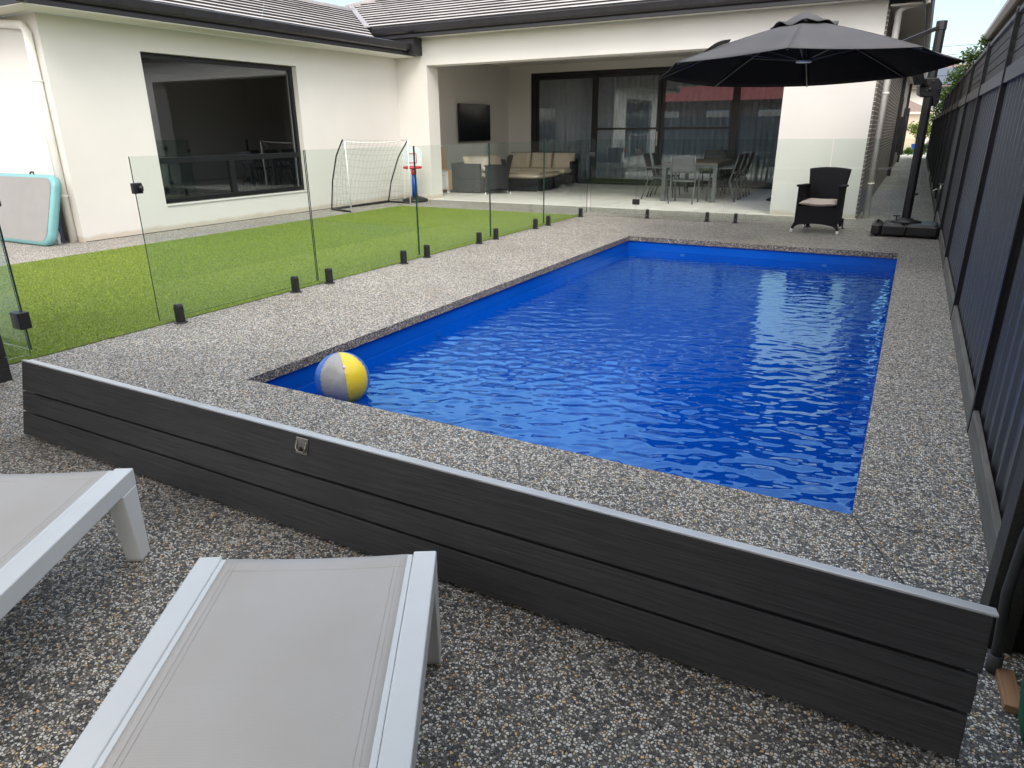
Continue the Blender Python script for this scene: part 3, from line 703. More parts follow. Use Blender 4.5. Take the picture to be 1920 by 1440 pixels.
def far_panel(x0, x1, sp, lab, nm='glass_balustrade', cat='glass fence', grp='glass panels across the patio'):
    xc = (x0 + x1) / 2; t = thing(nm, lab, cat, (xc, YG, 0), 0, grp)
    glass_box((x0 - xc, -.006, zb0), (x1 - xc, .006, zt0), 1).build('pane', [M['glass'], M['gedge']], t)
    for x in sp: spigot(t, x - xc, 0, 1)
    return t, xc
gt, xc = far_panel(-1.475, -.658, (), 'closed glass gate with black latch and hinges in front of the patio doors', 'glass_gate', 'glass gate', None)
for z in (1.055, .262):
    MB().box((-.658 - xc - .05, -.022, z - .045), (-.64 - xc + .05, .022, z + .045)).build('hinge', M['black'], gt, bevel=.006)
o = MB().box((-1.475 - xc - .045, -.022, .985), (-1.475 - xc + .06, .022, 1.045)).build('latch', M['black'], gt, bevel=.006)
far_panel(-.640, .778, (-.44, .56), 'clear glass pool panel in front of the dining table')
far_panel(.797, 2.262, (1.007, 2.08), 'clear glass pool panel in front of the white wall, left of the wicker chair')
far_panel(2.285, 3.74, (2.54, 3.50), 'clear glass pool panel behind the parasol base, reaching the fence')
# near-left gateway: fixed pane by the dark wall, gate leaf standing open over the lawn
t = thing('glass_balustrade', 'short fixed glass pane beside the dark wall at the left edge', 'glass fence', (XG, -.55, 0), 0, None)
glass_box((-.006, -.13, zb0), (.006, .125, zt0), 0).build('pane', [M['glass'], M['gedge']], t)
t = thing('glass_gate', 'open glass gate leaf swung over the lawn at the left edge', 'glass gate', (XG - .02, -.405, 0), 0, None)
glass_box((-.90, -.006, zb0 + .02), (.0, .006, zt0), 1).build('pane', [M['glass'], M['gedge']], t)
for z in (.28, 1.05): MB().box((-.055, -.05, z - .055), (.045, .022, z + .055)).build('hinge', M['black'], t, bevel=.006)

# ------------------------------------------------------------------ boundary fence on the right
fence = thing('steel_fence', 'tall slate steel fence with slatted top running along the pool', 'fence', (XF, 0, 0))
posts = [1.13 + 2.4 * k for k in range(-1, 16)]
NS = 9                                    # bays with slatted top
FX = .04
for i, y in enumerate(posts):
    top = 2.16 if i <= NS else 1.80
    if y < -.9: 
        continue
    g = MB(); g.box((-.026, y - .024, -.03), (-.019, y + .024, top)); g.box((.05, y - .024, -.03), (.058, y + .024, top)); g.box((-.019, y - .004, -.03), (.05, y + .004, top))
    g.build('fence_post', M['fpost'], fence)
ends = [-.48] + posts[1:]
for i in range(len(ends) - 1):
    y0, y1 = ends[i] + .005, ends[i + 1] - .005
    prof = []; y = y0
    per = .19; nrib = max(1, int((y1 - y0) / per)); st = (y1 - y0) / nrib
    for k in range(nrib):
        a = y0 + k * st; prof += [(a, .026), (a + st * .70, .026), (a + st * .78, .010), (a + st * .93, .010)]
    prof.append((y1, .026))
    g = MB(); nv = len(prof)
    vs = [(x, yy, .02) for yy, x in prof] + [(x, yy, 1.72) for yy, x in prof] + [(x + .004, yy, .02) for yy, x in prof] + [(x + .004, yy, 1.72) for yy, x in prof]
    fs = []
    for k in range(nv - 1): fs += [(k, k + 1, nv + k + 1, nv + k), (2 * nv + k, 3 * nv + k, 3 * nv + k + 1, 2 * nv + k + 1)]
    g.add(vs, fs); g.build('fence_sheet', M['fence'], fence, fix=False)
    g = MB().box((-.022, y0, .0), (.004, y1, .118)); g.build('sleeper', M['sleeper'], fence, bevel=.004)
    g = MB(); g.box((-.016, y0, 1.685), (.046, y1, 1.785)); g.build('fence_rail', M['frail'], fence, bevel=.004)
    if i < NS:
        g = MB()
        for k in range(4): g.box((.008, y0, 1.80 + k * .078), (.022, y1, 1.80 + k * .078 + .068))
        g.build('slat_screen', M['fslat'], fence)
        g = MB().box((-.012, y0, 2.118), (.042, y1, 2.155)); g.build('fence_rail', M['frail'], fence, bevel=.004)
# garden tap on its riser
tap = thing('garden_tap', 'small brass garden tap on a pipe beside the fence', 'tap', (3.735, 9.62, 0))
MB().tube([(0, 0, 0), (0, 0, .50)], .010, 10).build('riser', M['black'], tap)
g = MB(); g.tube([(0, 0, .48), (0, 0, .60)], .014, 10); g.tube([(0, 0, .53), (-.05, -.01, .54), (-.085, -.015, .52), (-.09, -.015, .49)], .012, 8); g.build('spout', M['steel'], tap)
g = MB(); g.bar((-.035, 0, .615), (.035, 0, .615), .014, .014); g.tube([(0, 0, .59), (0, 0, .62)], .006, 8); g.build('handle', M['steel'], tap)

# ------------------------------------------------------------------ poolside shelter round the viewer (walls and roof frame the foreground)
cab = thing('pool_shelter', 'dark composite clad shelter whose side walls edge the foreground', 'shelter', (0, 0, 0))
g = MB()
for k in range(17): g.box((-1.47, -.68 - 1.9, .0 + k * .15), (-1.27, -.68, .0 + k * .15 + .145))
g.build('side_wall', wood_board('charcoal cladding', (.022, .022, .024), 1, .65), cab, bevel=.003)
g = MB().box((3.72, -.62, .0), (3.80, -.50, 2.62)); g.build('post', M['compv'], cab, bevel=.002)
box((3.80, -.60, .0), (3.97, -.53, 2.62)).build('post_panel', plain('shaded cladding', (.010, .010, .011), .7), cab)  # black colour stands in for shadow on this side of the post
box((3.97, -4.0, .0), (4.05, -.53, 2.62)).build('side_wall', M['black'], cab)
box((-1.6, -4.2, 2.62), (4.10, -1.25, 2.72)).build('roof', M['gutter'], cab)
g = MB()
for x in (-1.4, 3.9): g.box((x - .06, -4.1, 0), (x + .06, -3.98, 2.62))
g.build('post', M['gutter'], cab)

# ------------------------------------------------------------------ low composite screen in front of the pool
scr = thing('board_screen', 'low screen of three charcoal composite boards with pale metal top', 'screen', (0, -1.112, .004), 0)
scr.rotation_euler = (R(-12.0), 0, 0)
H3 = [(.008, .122), (.1295, .224), (.2315, .372)]
for i, (z0, z1) in enumerate(H3):
    x0 = (-.322, -.320, -.322)[i]; x1 = (3.652, 3.656, 3.660)[i]
    MB().box((x0, -.0, z0), (x1, .022, z1)).build('board', M['comp'], scr, bevel=.003)
box((-.25, .0226, .0), (3.63, .0245, .37)).build('backing', M['canvasin'], scr)  # added black sheet, painted shade for the gaps between the boards
g = MB(); g.box((-.322, .022, .372), (3.668, .050, .378)); g.box((-.322, .0, .3725), (3.668, .022, .380)); g.build('top_trim', M['alu'], scr, bevel=.002)
g = MB()
for x in (-.15, 1.6, 3.5): g.box((x, .0247, .0), (x + .04, .045, .36))
g.build('batten', M['alu'], scr)
g = MB()
g.box((1.516, -.006, .302), (1.574, -.002, .364))
lt = g.build('ring_pull', M['steel'], scr, bevel=.002)
g = MB(); g.tube([(1.522, -.010, .350), (1.522, -.011, .322), (1.530, -.012, .313), (1.560, -.012, .313), (1.568, -.011, .322), (1.568, -.010, .350)], .0035, 8); g.build('ring', M['steel'], lt)
g = MB(); g.lathe([(0, 0), (.009, 0), (.009, .001), (0, .001)], (0, 0, 0), 14); o = g.build('finger_recess', M['black'], lt); o.location = (1.545, -.007, .322); o.rotation_euler = (R(90), 0, 0)

# ------------------------------------------------------------------ sun loungers
def make_lounger(label):
    t = thing('sun_lounger', label, 'sun lounger', (0, 0, 0), 0, 'white sun loungers in the foreground')
    for s in (-1, 1):
        MB().box((s * .258, -1.95, .272), (s * .320, 0, .332)).build('side_rail', M['lounge'], t, bevel=.004, seg=3)
        MB().box((s * .243, -1.93, .318), (s * .2565, -.012, .330)).build('spline', M['lounge'], t, bevel=.002)
        for yy in (-.002, -1.88):
            g = MB(); x0, x1 = sorted((s * .262, s * .3195)); y1 = yy
            vs = [(x0, y1 - .095, .270), (x1, y1 - .095, .270), (x1, y1, .270), (x0, y1, .270), (x0, y1 - .062, .004), (x1, y1 - .062, .004), (x1, y1 - .002, .004), (x0, y1 - .002, .004)]
            g.add(vs, [(0, 1, 2, 3), (7, 6, 5, 4), (0, 4, 5, 1), (1, 5, 6, 2), (2, 6, 7, 3), (3, 7, 4, 0)])
            lg = g.build('leg', M['lounge'], t, bevel=.004, seg=3)
            MB().box((x0 + .004, y1 - .060, 0), (x1 - .004, y1 - .004, .004)).build('foot_pad', M['foot'], lg)
    g = MB().box((-.258, -.05, .275), (.258, -.02, .300)); g.build('cross_bar', M['lounge'], t, bevel=.003)
    g = MB().box((-.258, -1.30, .275), (.258, -1.27, .300)); g.build('cross_bar', M['lounge'], t, bevel=.003)
    def sag(u, v):
        x = -.244 + .488 * u; y = -1.93 + 1.922 * v; e = 1 - (x / .244) ** 2
        end = .35 + .65 * min(1, (1 - v) * 10)
        yy = y - .004 * e * (v > .97)
        return (x, yy, .3265 - .011 * e * end)
    g = MB().grid(sag, 24, 70); fab = g.build('sling_seat', M['sling'], t, solid=.003)
    g = MB()
    for s in (-1, 1):
        for xx in (.212, .224):
            g.tube([(s * xx, -1.9 + i * .0376, .3265 - .011 * (1 - (xx / .244) ** 2) * (.35 + .65 * min(1, (1.9 - i * .0376) * 5)) + .0022) for i in range(51)], .0006, 5)
    g.tube([(-.236 + .472 * i / 20, -.062, .3265 - .011 * (1 - ((-.236 + .472 * i / 20) / .244) ** 2) * .57 + .0022) for i in range(21)], .0005, 5)
    g.build('stitching', M['thread'], fab)
    return t
la = make_lounger('pale grey sling lounger with white frame, lying centre bottom')
ang = math.atan2(.329, .547)
# local +y is the front end
la.location = (2.0905, -1.532, 0); la.rotation_euler = (0, 0, ang)
lb = dup(la, (2.0905 - 1.203, -1.532 - .083, 0), ang, 'pale grey sling lounger with white frame, cut by the left edge')

# ------------------------------------------------------------------ beach ball
ball = thing('beach_ball', 'inflated beach ball with yellow, silver and blue panels floating by the coping', 'ball', (.368, .425, -.072))
rb = .172
def ball_pt(u, v):
    return Vector((math.sin(v) * math.cos(u), math.sin(v) * math.sin(u), math.cos(v)))
g = MB(); nu, nv = 96, 48; seq = [0, 1, 2, 0, 1, 2]
mats_ball = [plain('silver ball vinyl', (.36, .365, .37), .28, var=.05, local=True, bscale=30, bstr=.1), plain('yellow ball vinyl', (.80, .62, .035), .3, var=.05, local=True), plain('blue ball vinyl', (.05, .17, .60), .3, var=.1, local=True)]
vs = []
for j in range(nv + 1):
    for i in range(nu):
        u, v = 2 * math.pi * i / nu, math.pi * j / nv; p = ball_pt(u, v)
        d = abs(((i / nu * 6) + .5) % 1 - .5) * 2; k = abs(1 - 2 * j / nv)
        puck = .022 * math.exp(-(d / .09) ** 2) * (1 + .8 * math.sin(v * 34 + i * 5)) + .006 * math.sin(v * 9 + 3 * math.sin(6 * u)) * math.exp(-(d / .35) ** 2) * math.sin(v)
        vs.append(p * rb * (1 - puck))
fs_, mi_ = [], []
for j in range(nv):
    for i in range(nu):
        g_ = (j * nu + i, j * nu + (i + 1) % nu, (j + 1) * nu + (i + 1) % nu, (j + 1) * nu + i); fs_.append(g_); mi_.append(seq[int(i / nu * 6) % 6])
b0 = len(g.v); g.v += [tuple(p) for p in vs]; g.f += fs_; g.m += mi_; g.sm += [True] * len(fs_)
sk = g.build('ball_skin', mats_ball, ball)
g = MB().lathe([(.0, 0), (.009, 0), (.007, .010), (.004, .011), (.0, .011)], (0, 0, 0), 12); vl = g.build('valve', M['white'], ball); vl.location = ball_pt(R(60), R(60)) * (rb - .004); vl.rotation_euler = (0, R(60), R(60))
ball.rotation_euler = (R(12), R(-6), R(-99))

# ------------------------------------------------------------------ cantilever parasol
par = thing('cantilever_parasol', 'large charcoal octagonal cantilever parasol on a black weighted base', 'parasol', (3.36, 8.48, 0))
PO = Vector((3.36, 8.48, 0))
C0 = Vector((2.0004, 6.5879, 2.0347)); nrm = Vector((-.01933, .05366, 1)).normalized(); RR = 1.65; ph0 = 3.99264
ax = Vector((1, 0, 0)) - nrm * nrm.x; ax.normalize(); bx_ = nrm.cross(ax)
rim = [C0 + (ax * math.cos(ph0 + k * math.pi / 4) + bx_ * math.sin(ph0 + k * math.pi / 4)) * RR for k in range(8)]
apex = C0 + nrm * .525
def canopy_point(k, t, s):
    """k: panel, t: 0 apex..1 rim, s: 0..1 across the panel"""
    def rib(i, t): return apex.lerp(rim[i % 8], t) + nrm * (.022 * math.sin(math.pi * t))
    a, b = rib(k, t), rib(k + 1, t); p = a.lerp(b, s)
    c = (a + b) / 2 - apex; c = (c - nrm * c.dot(nrm))
    sagp = math.sin(math.pi * s)
    return p - nrm * (.012 * sagp * t) - (c.normalized() if c.length > 1e-4 else Vector()) * (.012 * sagp * max(0, t - .9) * 10 * t)
g = MB()
for k in range(8):
    b = len(g.v); nt_, ns_ = 14, 10
    for i in range(nt_ + 1):
        for j in range(ns_ + 1): g.v.append(tuple(canopy_point(k, .10 + .90 * i / nt_, j / ns_) - PO))
    for i in range(nt_):
        for j in range(ns_):
            q = b + i * (ns_ + 1) + j; g.f.append((q, q + 1, q + ns_ + 2, q + ns_ + 1)); g.m.append(0); g.sm.append(True)
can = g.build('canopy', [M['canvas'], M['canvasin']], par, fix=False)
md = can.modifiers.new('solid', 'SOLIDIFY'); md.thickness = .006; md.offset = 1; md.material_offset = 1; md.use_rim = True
# check orientation: first face normal should look up
if can.data.polygons[40].normal.z < 0:
    can.data.flip_normals()
md.offset = -1
# vent flap on top with a wavy skirt
g = MB(); nn = 64; rings = [(.0, .12, 0), (.08, .085, 0), (.25, -.005, .0), (.36, -.045, 1)]; b = 0
vs = []
for r_, h_, wv in rings:
    for j in range(nn):
        a = 2 * math.pi * j / nn; rr = r_ * (1 + .0); z = h_ + wv * (.020 * math.sin(8 * a + .6) + .013 * math.sin(5 * a + 1) + .006)
        vs.append(apex - nrm * .035 + (ax * math.cos(a) + bx_ * math.sin(a)) * max(rr, .004) + nrm * (z) - PO)
fs = [(i * nn + j, i * nn + (j + 1) % nn, (i + 1) * nn + (j + 1) % nn, (i + 1) * nn + j) for i in range(3) for j in range(nn)]
g.add(vs, fs, 0, True); g.build('vent_flap', [M['canvas'], M['canvasin']], par, fix=True, solid=.006)
# loose velcro flap near the left edge
p0 = canopy_point(0, .72, .06); p1 = canopy_point(7, .9, .92)
g = MB()
def flap(u, v):
    base = canopy_point(0, .60 + .20 * u, .03); off = nrm * (.010 + .032 * math.sin(math.pi * u) * v + .022 * v * (1 - u)) + (canopy_point(7, .60 + .20 * u, .9) - base) * (.45 * (1 - v))
    return tuple(base + off - PO)
g.grid(flap, 8, 6); g.build('loose_flap', M['canvas'], par, fix=False, solid=.004)
hub = C0 + Vector((.04, .01, .09)); top_hub = apex - nrm * .10
for k in range(8):
    g = MB(); pts = [apex.lerp(rim[k], t) + nrm * (.022 * math.sin(math.pi * t) - .022) - PO for t in (.06, .2, .4, .6, .8, .985)]
    g.tube(pts, .008, 6); rbj = g.build('rib', M['rib'], par)
    mid = apex.lerp(rim[k], .52) + nrm * (.022 * math.sin(math.pi * .52) - .035) - PO
    MB().tube([hub - PO, mid], .006, 6).build('strut', M['rib'], rbj)
g = MB(); g.lathe([(0, -.012), (.085, -.012), (.09, 0), (.085, .012), (0, .012)], (0, 0, 0), 24); o = g.build('hub', M['alu'], par); o.location = hub - PO
g = MB(); g.tube([hub - PO, top_hub - PO], .022, 10); g.build('hub_tube', M['black'], par)
# mast, joint, boom and tie bar
ps = (.060, .042); g = MB()
oct_ = [(ps[0] * math.cos(a), ps[0] * math.sin(a)) for a in [math.pi / 8 + k * math.pi / 4 for k in range(8)]]
g.prism(oct_, .16, 2.60, 2); g.build('mast', M['black'], par, bevel=.006)
g = MB(); g.prism([(a * 1.12, b * 1.12) for a, b in oct_], 2.55, 2.66, 2); g.build('mast_cap', M['gutter'], par, bevel=.01)
g = MB()
prof = [(-.15, 1.90), (-.13, 1.80), (-.07, 1.77), (.03, 1.77), (.06, 1.66), (.10, 1.66), (.12, 1.72), (.12, 1.93), (.06, 2.0), (-.10, 2.0)]
g.prism(prof, -.065, .065, 1); jt = g.build('tilt_joint', M['black'], par, bevel=.012)
jt.rotation_euler = (0, 0, R(20))
for (x, z, r_) in ((-.07, 1.92, .030), (-.02, 1.86, .022), (-.06, 1.845, .014), (.085, 1.86, .012), (.09, 1.74, .010), (.0, 1.955, .015)):
    g = MB().lathe([(0, 0), (r_, 0), (r_ * .9, .012), (0, .014)], (0, 0, 0), 14); o = g.build('bolt', M['fpost'], jt); o.location = (x, -.066, z); o.rotation_euler = (R(90), 0, 0)
out_d = Vector((C0.x - PO.x, C0.y - PO.y, 0)).normalized()
bs = Vector((0, 0, 1.92)) + out_d * .10; be = apex + nrm * .035 - PO
v5 = rim[4] - PO
bm_ = Vector((v5.x, v5.y, v5.z + .09))
g = MB(); g.bar(bs, bm_, .05, .07); g.bar(bm_, be, .05, .07); g.build('boom', M['black'], par, bevel=.006)
g = MB(); pb = bs.lerp(bm_, .42); g.box((-.05, -.045, -.07), (.05, .045, .085)); o = g.build('boom_bracket', M['black'], par, bevel=.01); o.location = pb; o.rotation_euler = (0, R(-32), math.atan2(-out_d.y, -out_d.x))
g = MB(); g.bar(Vector((0, 0, 2.585)) + out_d * .03, bm_.lerp(be, .32), .030, .05); g.build('tie_bar', M['gutter'], par, bevel=.005)
g = MB(); g.lathe([(0, 0), (.014, 0), (.018, .03), (.010, .045), (0, .045)], (0, 0, 0), 10); o = g.build('mast_knob', M['black'], par); o.location = (.045, -.02, .55); o.rotation_euler = (0, R(90), 0)
# weighted base: two moulded halves with a raised centre and a plate on top
base = MB()
def base_block(x0, x1, y0, y1, z0, z1, ch):
    vs = []
    for z, i_ in ((z0, .02), (z0 + .02, 0), (z1 - .035, .0), (z1, .045)):
        vs.append([(x0 + i_ + ch, y0 + i_, z), (x1 - i_ - ch, y0 + i_, z), (x1 - i_, y0 + i_ + ch, z), (x1 - i_, y1 - i_ - ch, z), (x1 - i_ - ch, y1 - i_, z), (x0 + i_ + ch, y1 - i_, z), (x0 + i_, y1 - i_ - ch, z), (x0 + i_, y0 + i_ + ch, z)])
    fl = sum(vs, []); fs = [tuple(range(8))[::-1], tuple(range(24, 32))]
    for k in range(3):
        for i in range(8): fs.append((k * 8 + i, k * 8 + (i + 1) % 8, k * 8 + 8 + (i + 1) % 8, k * 8 + 8 + i))
    base.add(fl, fs)
xs_ = [-.40, -.268, .006, .414]
for i in range(3): base_block(xs_[i] + .002, xs_[i + 1] - .002, -.335, .225, .022, .178, .035 if i != 1 else .008)
bs_o = base.build('base', plain('black moulded base', (.014, .014, .016), .45, var=.2, bscale=120, bstr=.3), par, bevel=.012, seg=3)
g = MB(); g.lathe([(0, 0), (.20, 0), (.20, .012), (.10, .030), (.085, .055), (0, .055)], (0, 0, .178), 32); g.build('base_collar', M['black'], bs_o)
g = MB(); g.tube([(-.115, -.06, .15), (-.115, -.06, .255)], .010, 8); g.bar((-.16, -.06, .26), (-.07, -.06, .26), .02, .016); g.build('lock_handle', M['black'], bs_o)
for (x, y) in ((-.33, -.28), (.34, -.28), (-.33, .17), (.34, .17)):
    g = MB().tube([(x - .014, y, .022), (x + .014, y, .022)], .022, 14); g.build('wheel', M['fpost'], bs_o)

# ------------------------------------------------------------------ wicker armchairs
def make_wicker_chair(label, wick, cush):
    """armchair, front towards -Y, seat width .56"""
    t = thing('wicker_armchair', label, 'armchair', (0, 0, 0), 0, 'black wicker armchairs')
    # front apron with arched lower edge and both sides as one woven body
    g = MB(); zs = .365
    def apron(p, q, z1, arch, th, nseg=12):
        p, q = Vector(p), Vector(q); d = (q - p); nrm_ = Vector((d.y, -d.x, 0)).normalized() * th
        vs = []
        for i in range(nseg + 1):
            u = i / nseg; z0 = .085 + arch * math.sin(math.pi * u) ** .7; a = p.lerp(q, u)
            vs += [(a.x, a.y, z0), (a.x, a.y, z1(u)), (a.x - nrm_.x, a.y - nrm_.y, z0), (a.x - nrm_.x, a.y - nrm_.y, z1(u))]
        fs = []
        for i in range(nseg):
            b = i * 4; fs += [(b, b + 4, b + 5, b + 1), (b + 2, b + 3, b + 7, b + 6), (b + 1, b + 5, b + 7, b + 3), (b, b + 2, b + 6, b + 4)]
        fs += [(0, 1, 3, 2), (nseg * 4, nseg * 4 + 2, nseg * 4 + 3, nseg * 4 + 1)]; g.add(vs, fs)
    apron((-.285, -.27, 0), (.285, -.27, 0), lambda u: zs, .045, .03)
    apron((.285, -.27, 0), (.265, .27, 0), lambda u: .64 - .02 * u, .05, .04)
    apron((-.265, .27, 0), (-.285, -.27, 0), lambda u: .62 + .02 * u, .05, .04)
    g.box((-.262, -.238, .33), (.262, .24, .365))
    g.build('seat_body', wick, t, bevel=.006)
    for s in (-1, 1):
        x = s * .290; MB().bar((x - s * .02, -.30, .645), (x - s * .035, .25, .628), .075, .03).build('armrest', wick, t, bevel=.01)
    def back(u, v):
        wd = .232 + .045 * v ** 1.4; x = (u * 2 - 1) * wd; return (x, .235 + .12 * v - .05 * (1 - (2 * u - 1) ** 2) * -1, .36 + .485 * v + .022 * (1 - (2 * u - 1) ** 2) * v)
    g = MB().grid(back, 14, 14); g.build('backrest', wick, t, solid=.035, bevel=0)
    for (x, y, dx, dy) in ((-.285, -.262, -.03, -.015), (.285, -.262, .03, -.015), (-.25, .25, -.01, .06), (.25, .25, .01, .06)):
        g = MB(); g.tube([(x - math.copysign(.012, x), y, .13), (x + dx - math.copysign(.012, x), y + dy, .045)], [.021, .017], 10); lg = g.build('leg', wick, t)
        g = MB(); g.tube([(x + dx - math.copysign(.012, x), y + dy, .05), (x + dx * 1.2 - math.copysign(.012, x), y + dy * 1.2, .0)], [.0195, .017], 10); g.build('foot_cap', M['foot'], lg)
    g = MB()
    def cu(u, v): 
        return (-.25 + .5 * u, -.285 + .50 * v, 0)
    vs_, fs_c = [], []
    nu_, nv_ = 14, 14
    for side in (1, -1):
        for j in range(nv_ + 1):
            for i in range(nu_ + 1):
                u, v = i / nu_, j / nv_; e = (max(0, 1 - abs(2 * u - 1) ** 6) * max(0, 1 - abs(2 * v - 1) ** 6)) ** .5
                x, y, _ = cu(u, v); vs_.append((x, y, .405 + side * .042 * e + .006 * math.sin(9 * u) * math.sin(7 * v + 1)))
    o_ = (nu_ + 1) * (nv_ + 1)
    for sd in (0, 1):
        for j in range(nv_):
            for i in range(nu_):
                q = sd * o_ + j * (nu_ + 1) + i; fs_c.append((q, q + 1, q + nu_ + 2, q + nu_ + 1))
    g.add(vs_, fs_c, 0, True); g.build('seat_cushion', cush, t)
    return t
wc = make_wicker_chair('black wicker armchair with pale cushion standing alone by the pool', M['wick'], M['cushp'])
wc.location = (2.265, 8.38, 0); wc.rotation_euler = (0, 0, R(-4))
dup(wc, (-5.25, 12.0, 0), R(-52), 'black wicker armchair with pale cushion beside the tan sofa')

# ------------------------------------------------------------------ patio furniture
def pillow(mb, c, sx, sy, sz, rot=None, mi=0, n=10, pw=5):
    vs, fs = [], []; rot = rot or Matrix.Identity(3)
    for side in (1, -1):
        for j in range(n + 1):
            for i in range(n + 1):
                u, v = 2 * i / n - 1, 2 * j / n - 1; e = ((1 - abs(u) ** pw) * (1 - abs(v) ** pw)) ** .4 if abs(u) < 1 and abs(v) < 1 else 0
                p = Vector((u * sx / 2, v * sy / 2, side * (sz / 2) * (.25 + .75 * e if e > 0 else .25))); vs.append(Vector(c) + rot @ p)
    o_ = (n + 1) ** 2
    for sd in (0, 1):
        for j in range(n):
            for i in range(n):
                q = sd * o_ + j * (n + 1) + i; fs.append((q, q + 1, q + n + 2, q + n + 1))
    edge = [j for j in range(n + 1)] + [(j + 1) * (n + 1) - 1 for j in range(1, n + 1)] + [n * (n + 1) + i for i in range(n - 1, -1, -1)] + [j * (n + 1) for j in range(n - 1, 0, -1)]
    for a, b in zip(edge, edge[1:] + edge[:1]): fs.append((a, b, b + o_, a + o_))
    return mb.add(vs, fs, mi, True)
rot_back = Matrix.Rotation(R(78), 3, 'X')
# side sofa along the left wall, seen from its end
sf = thing('wicker_sofa', 'charcoal wicker sofa with tan cushions, end panel facing the lawn', 'sofa', (-5.88, 12.9, 0), 0)
g = MB(); g.box((-.42, -1.19, .03), (.36, 1.2, .33)); g.box((-.42, -1.19, .33), (-.26, 1.2, .69)); g.box((-.26, -1.19, .33), (.36, -1.07, .68)); g.build('sofa_body', M['wickg'], sf, bevel=.015)
for i in range(2):
    g = MB(); pillow(g, (.03, -.55 + i * .85, .41), .62, .84, .16); g.build('seat_cushion', M['cush'], sf)
for i in range(2):
    g = MB(); pillow(g, (-.17, -.52 + i * .85, .60), .84, .46, .17, Matrix.Rotation(R(90), 3, 'Z') @ Matrix.Rotation(R(76), 3, 'X')); g.build('back_cushion', M['cush'], sf)
g = MB(); pillow(g, (.05, -.80, .66), .66, .42, .15, Matrix.Rotation(R(40), 3, 'X')); g.build('back_cushion', M['cushp'], sf)
# back sofa along the doors
sb = thing('wicker_sofa', 'dark wicker sofa with three upright tan cushions against the sliding doors', 'sofa', (-5.55, 14.95, 0), 0)
g = MB(); g.box((-1.05, -.42, .05), (.93, .42, .31)); g.box((-1.05, .30, .31), (.93, .42, .66)); g.box((.86, -.0, .31), (.95, .42, .62)); g.build('sofa_body', M['wick'], sb, bevel=.015)
for i in range(3):
    x = -.72 + i * .66
    g = MB(); pillow(g, (x, -.12, .38), .65, .66, .15); g.build('seat_cushion', M['cush'], sb)
    g = MB(); pillow(g, (x, .20, .62), .64, .44, .17, Matrix.Rotation(R(74), 3, 'X')); cu_ = g.build('back_cushion', M['cush'], sb)
    g = MB(); rr = Matrix.Rotation(R(74), 3, 'X'); q = [Vector((x, .20, .62)) + rr @ Vector((a * .315, b * .215, .03)) for a, b in ((-1, -1), (1, -1), (1, 1), (-1, 1))]; g.tube(q, .008, 6, closed=True); g.build('piping', M['piping'], cu_)
g = MB()
for x in (.5, .85): g.box((x, -.40, 0), (x + .06, -.34, .05))
for x in (-1.0, .85): g.box((x, .34, 0), (x + .06, .40, .05))
g.build('foot', M['foot'], sb)
ot = thing('ottoman', 'low dark wicker ottoman with tan cushion in front of the sofa', 'ottoman', (-4.93, 13.26, 0), 0)
g = MB(); g.box((-.52, -.60, .03), (.47, .60, .29)); g.build('ottoman_body', M['wick'], ot, bevel=.012)
g = MB(); pillow(g, (-.025, 0, .365), 1.0, 1.21, .16, pw=8); cu_ = g.build('seat_cushion', M['cush'], ot)
g = MB(); g.tube([(-.52, -.60, .425), (.47, -.60, .425), (.47, .60, .425), (-.52, .60, .425)], .008, 6, closed=True); g.build('piping', M['piping'], cu_)
g = MB()
for x in (-.48, .40):
    for y in (-.57, .50): g.box((x, y, 0), (x + .06, y + .06, .03))
g.build('foot', M['foot'], ot)
tag(thing('television', 'black flat television hung on the patio side wall', 'television', (-6.86, 13.66, 1.60)), 'black flat television hung on the patio side wall', 'television')
tv = bpy.data.objects['television']
box((-.04, -.40, -.25), (.02, .40, .25)).build('wall_bracket', M['black'], tv)
g = MB().box((.02, -.76, -.45), (.065, .76, .45)); g.build('casing', M['black'], tv, bevel=.006)
box((.0655, -.745, -.43), (.068, .745, .438)).build('screen', M['screen'], tv)
# toy kitchen behind the pillar
tk = thing('toy_kitchen', 'small white toy kitchen with wooden edges half hidden behind the pillar', 'toy kitchen', (-6.58, 11.72, 0))
box((-.28, -.14, .10), (.28, .14, .52)).build('cabinet', M['white'], tk, bevel=.004)
g = MB(); g.box((-.30, -.16, .52), (.30, .16, .545)); g.box((.28, -.15, .10), (.295, .15, .52)); g.box((-.30, -.15, .08), (.295, .15, .10)); g.build('wood_trim', M['pineb'], tk)
d_o = box((.03, -.155, .14), (.26, -.141, .49)).build('door', M['white'], tk, bevel=.003)
MB().tube([(.10, -.165, .43), (.12, -.172, .415), (.18, -.172, .415), (.20, -.165, .43)], .006, 8).build('handle', M['steel'], d_o)
g = MB(); g.box((-.28, .10, .545), (.07, .13, 1.05)); g.build('back_panel', M['pineb'], tk)
g = MB()
for x in (-.27, .22): g.box((x, -.13, 0), (x + .05, -.08, .10)); g.box((x, .08, 0), (x + .05, .13, .10))
g.build('leg', M['white'], tk)
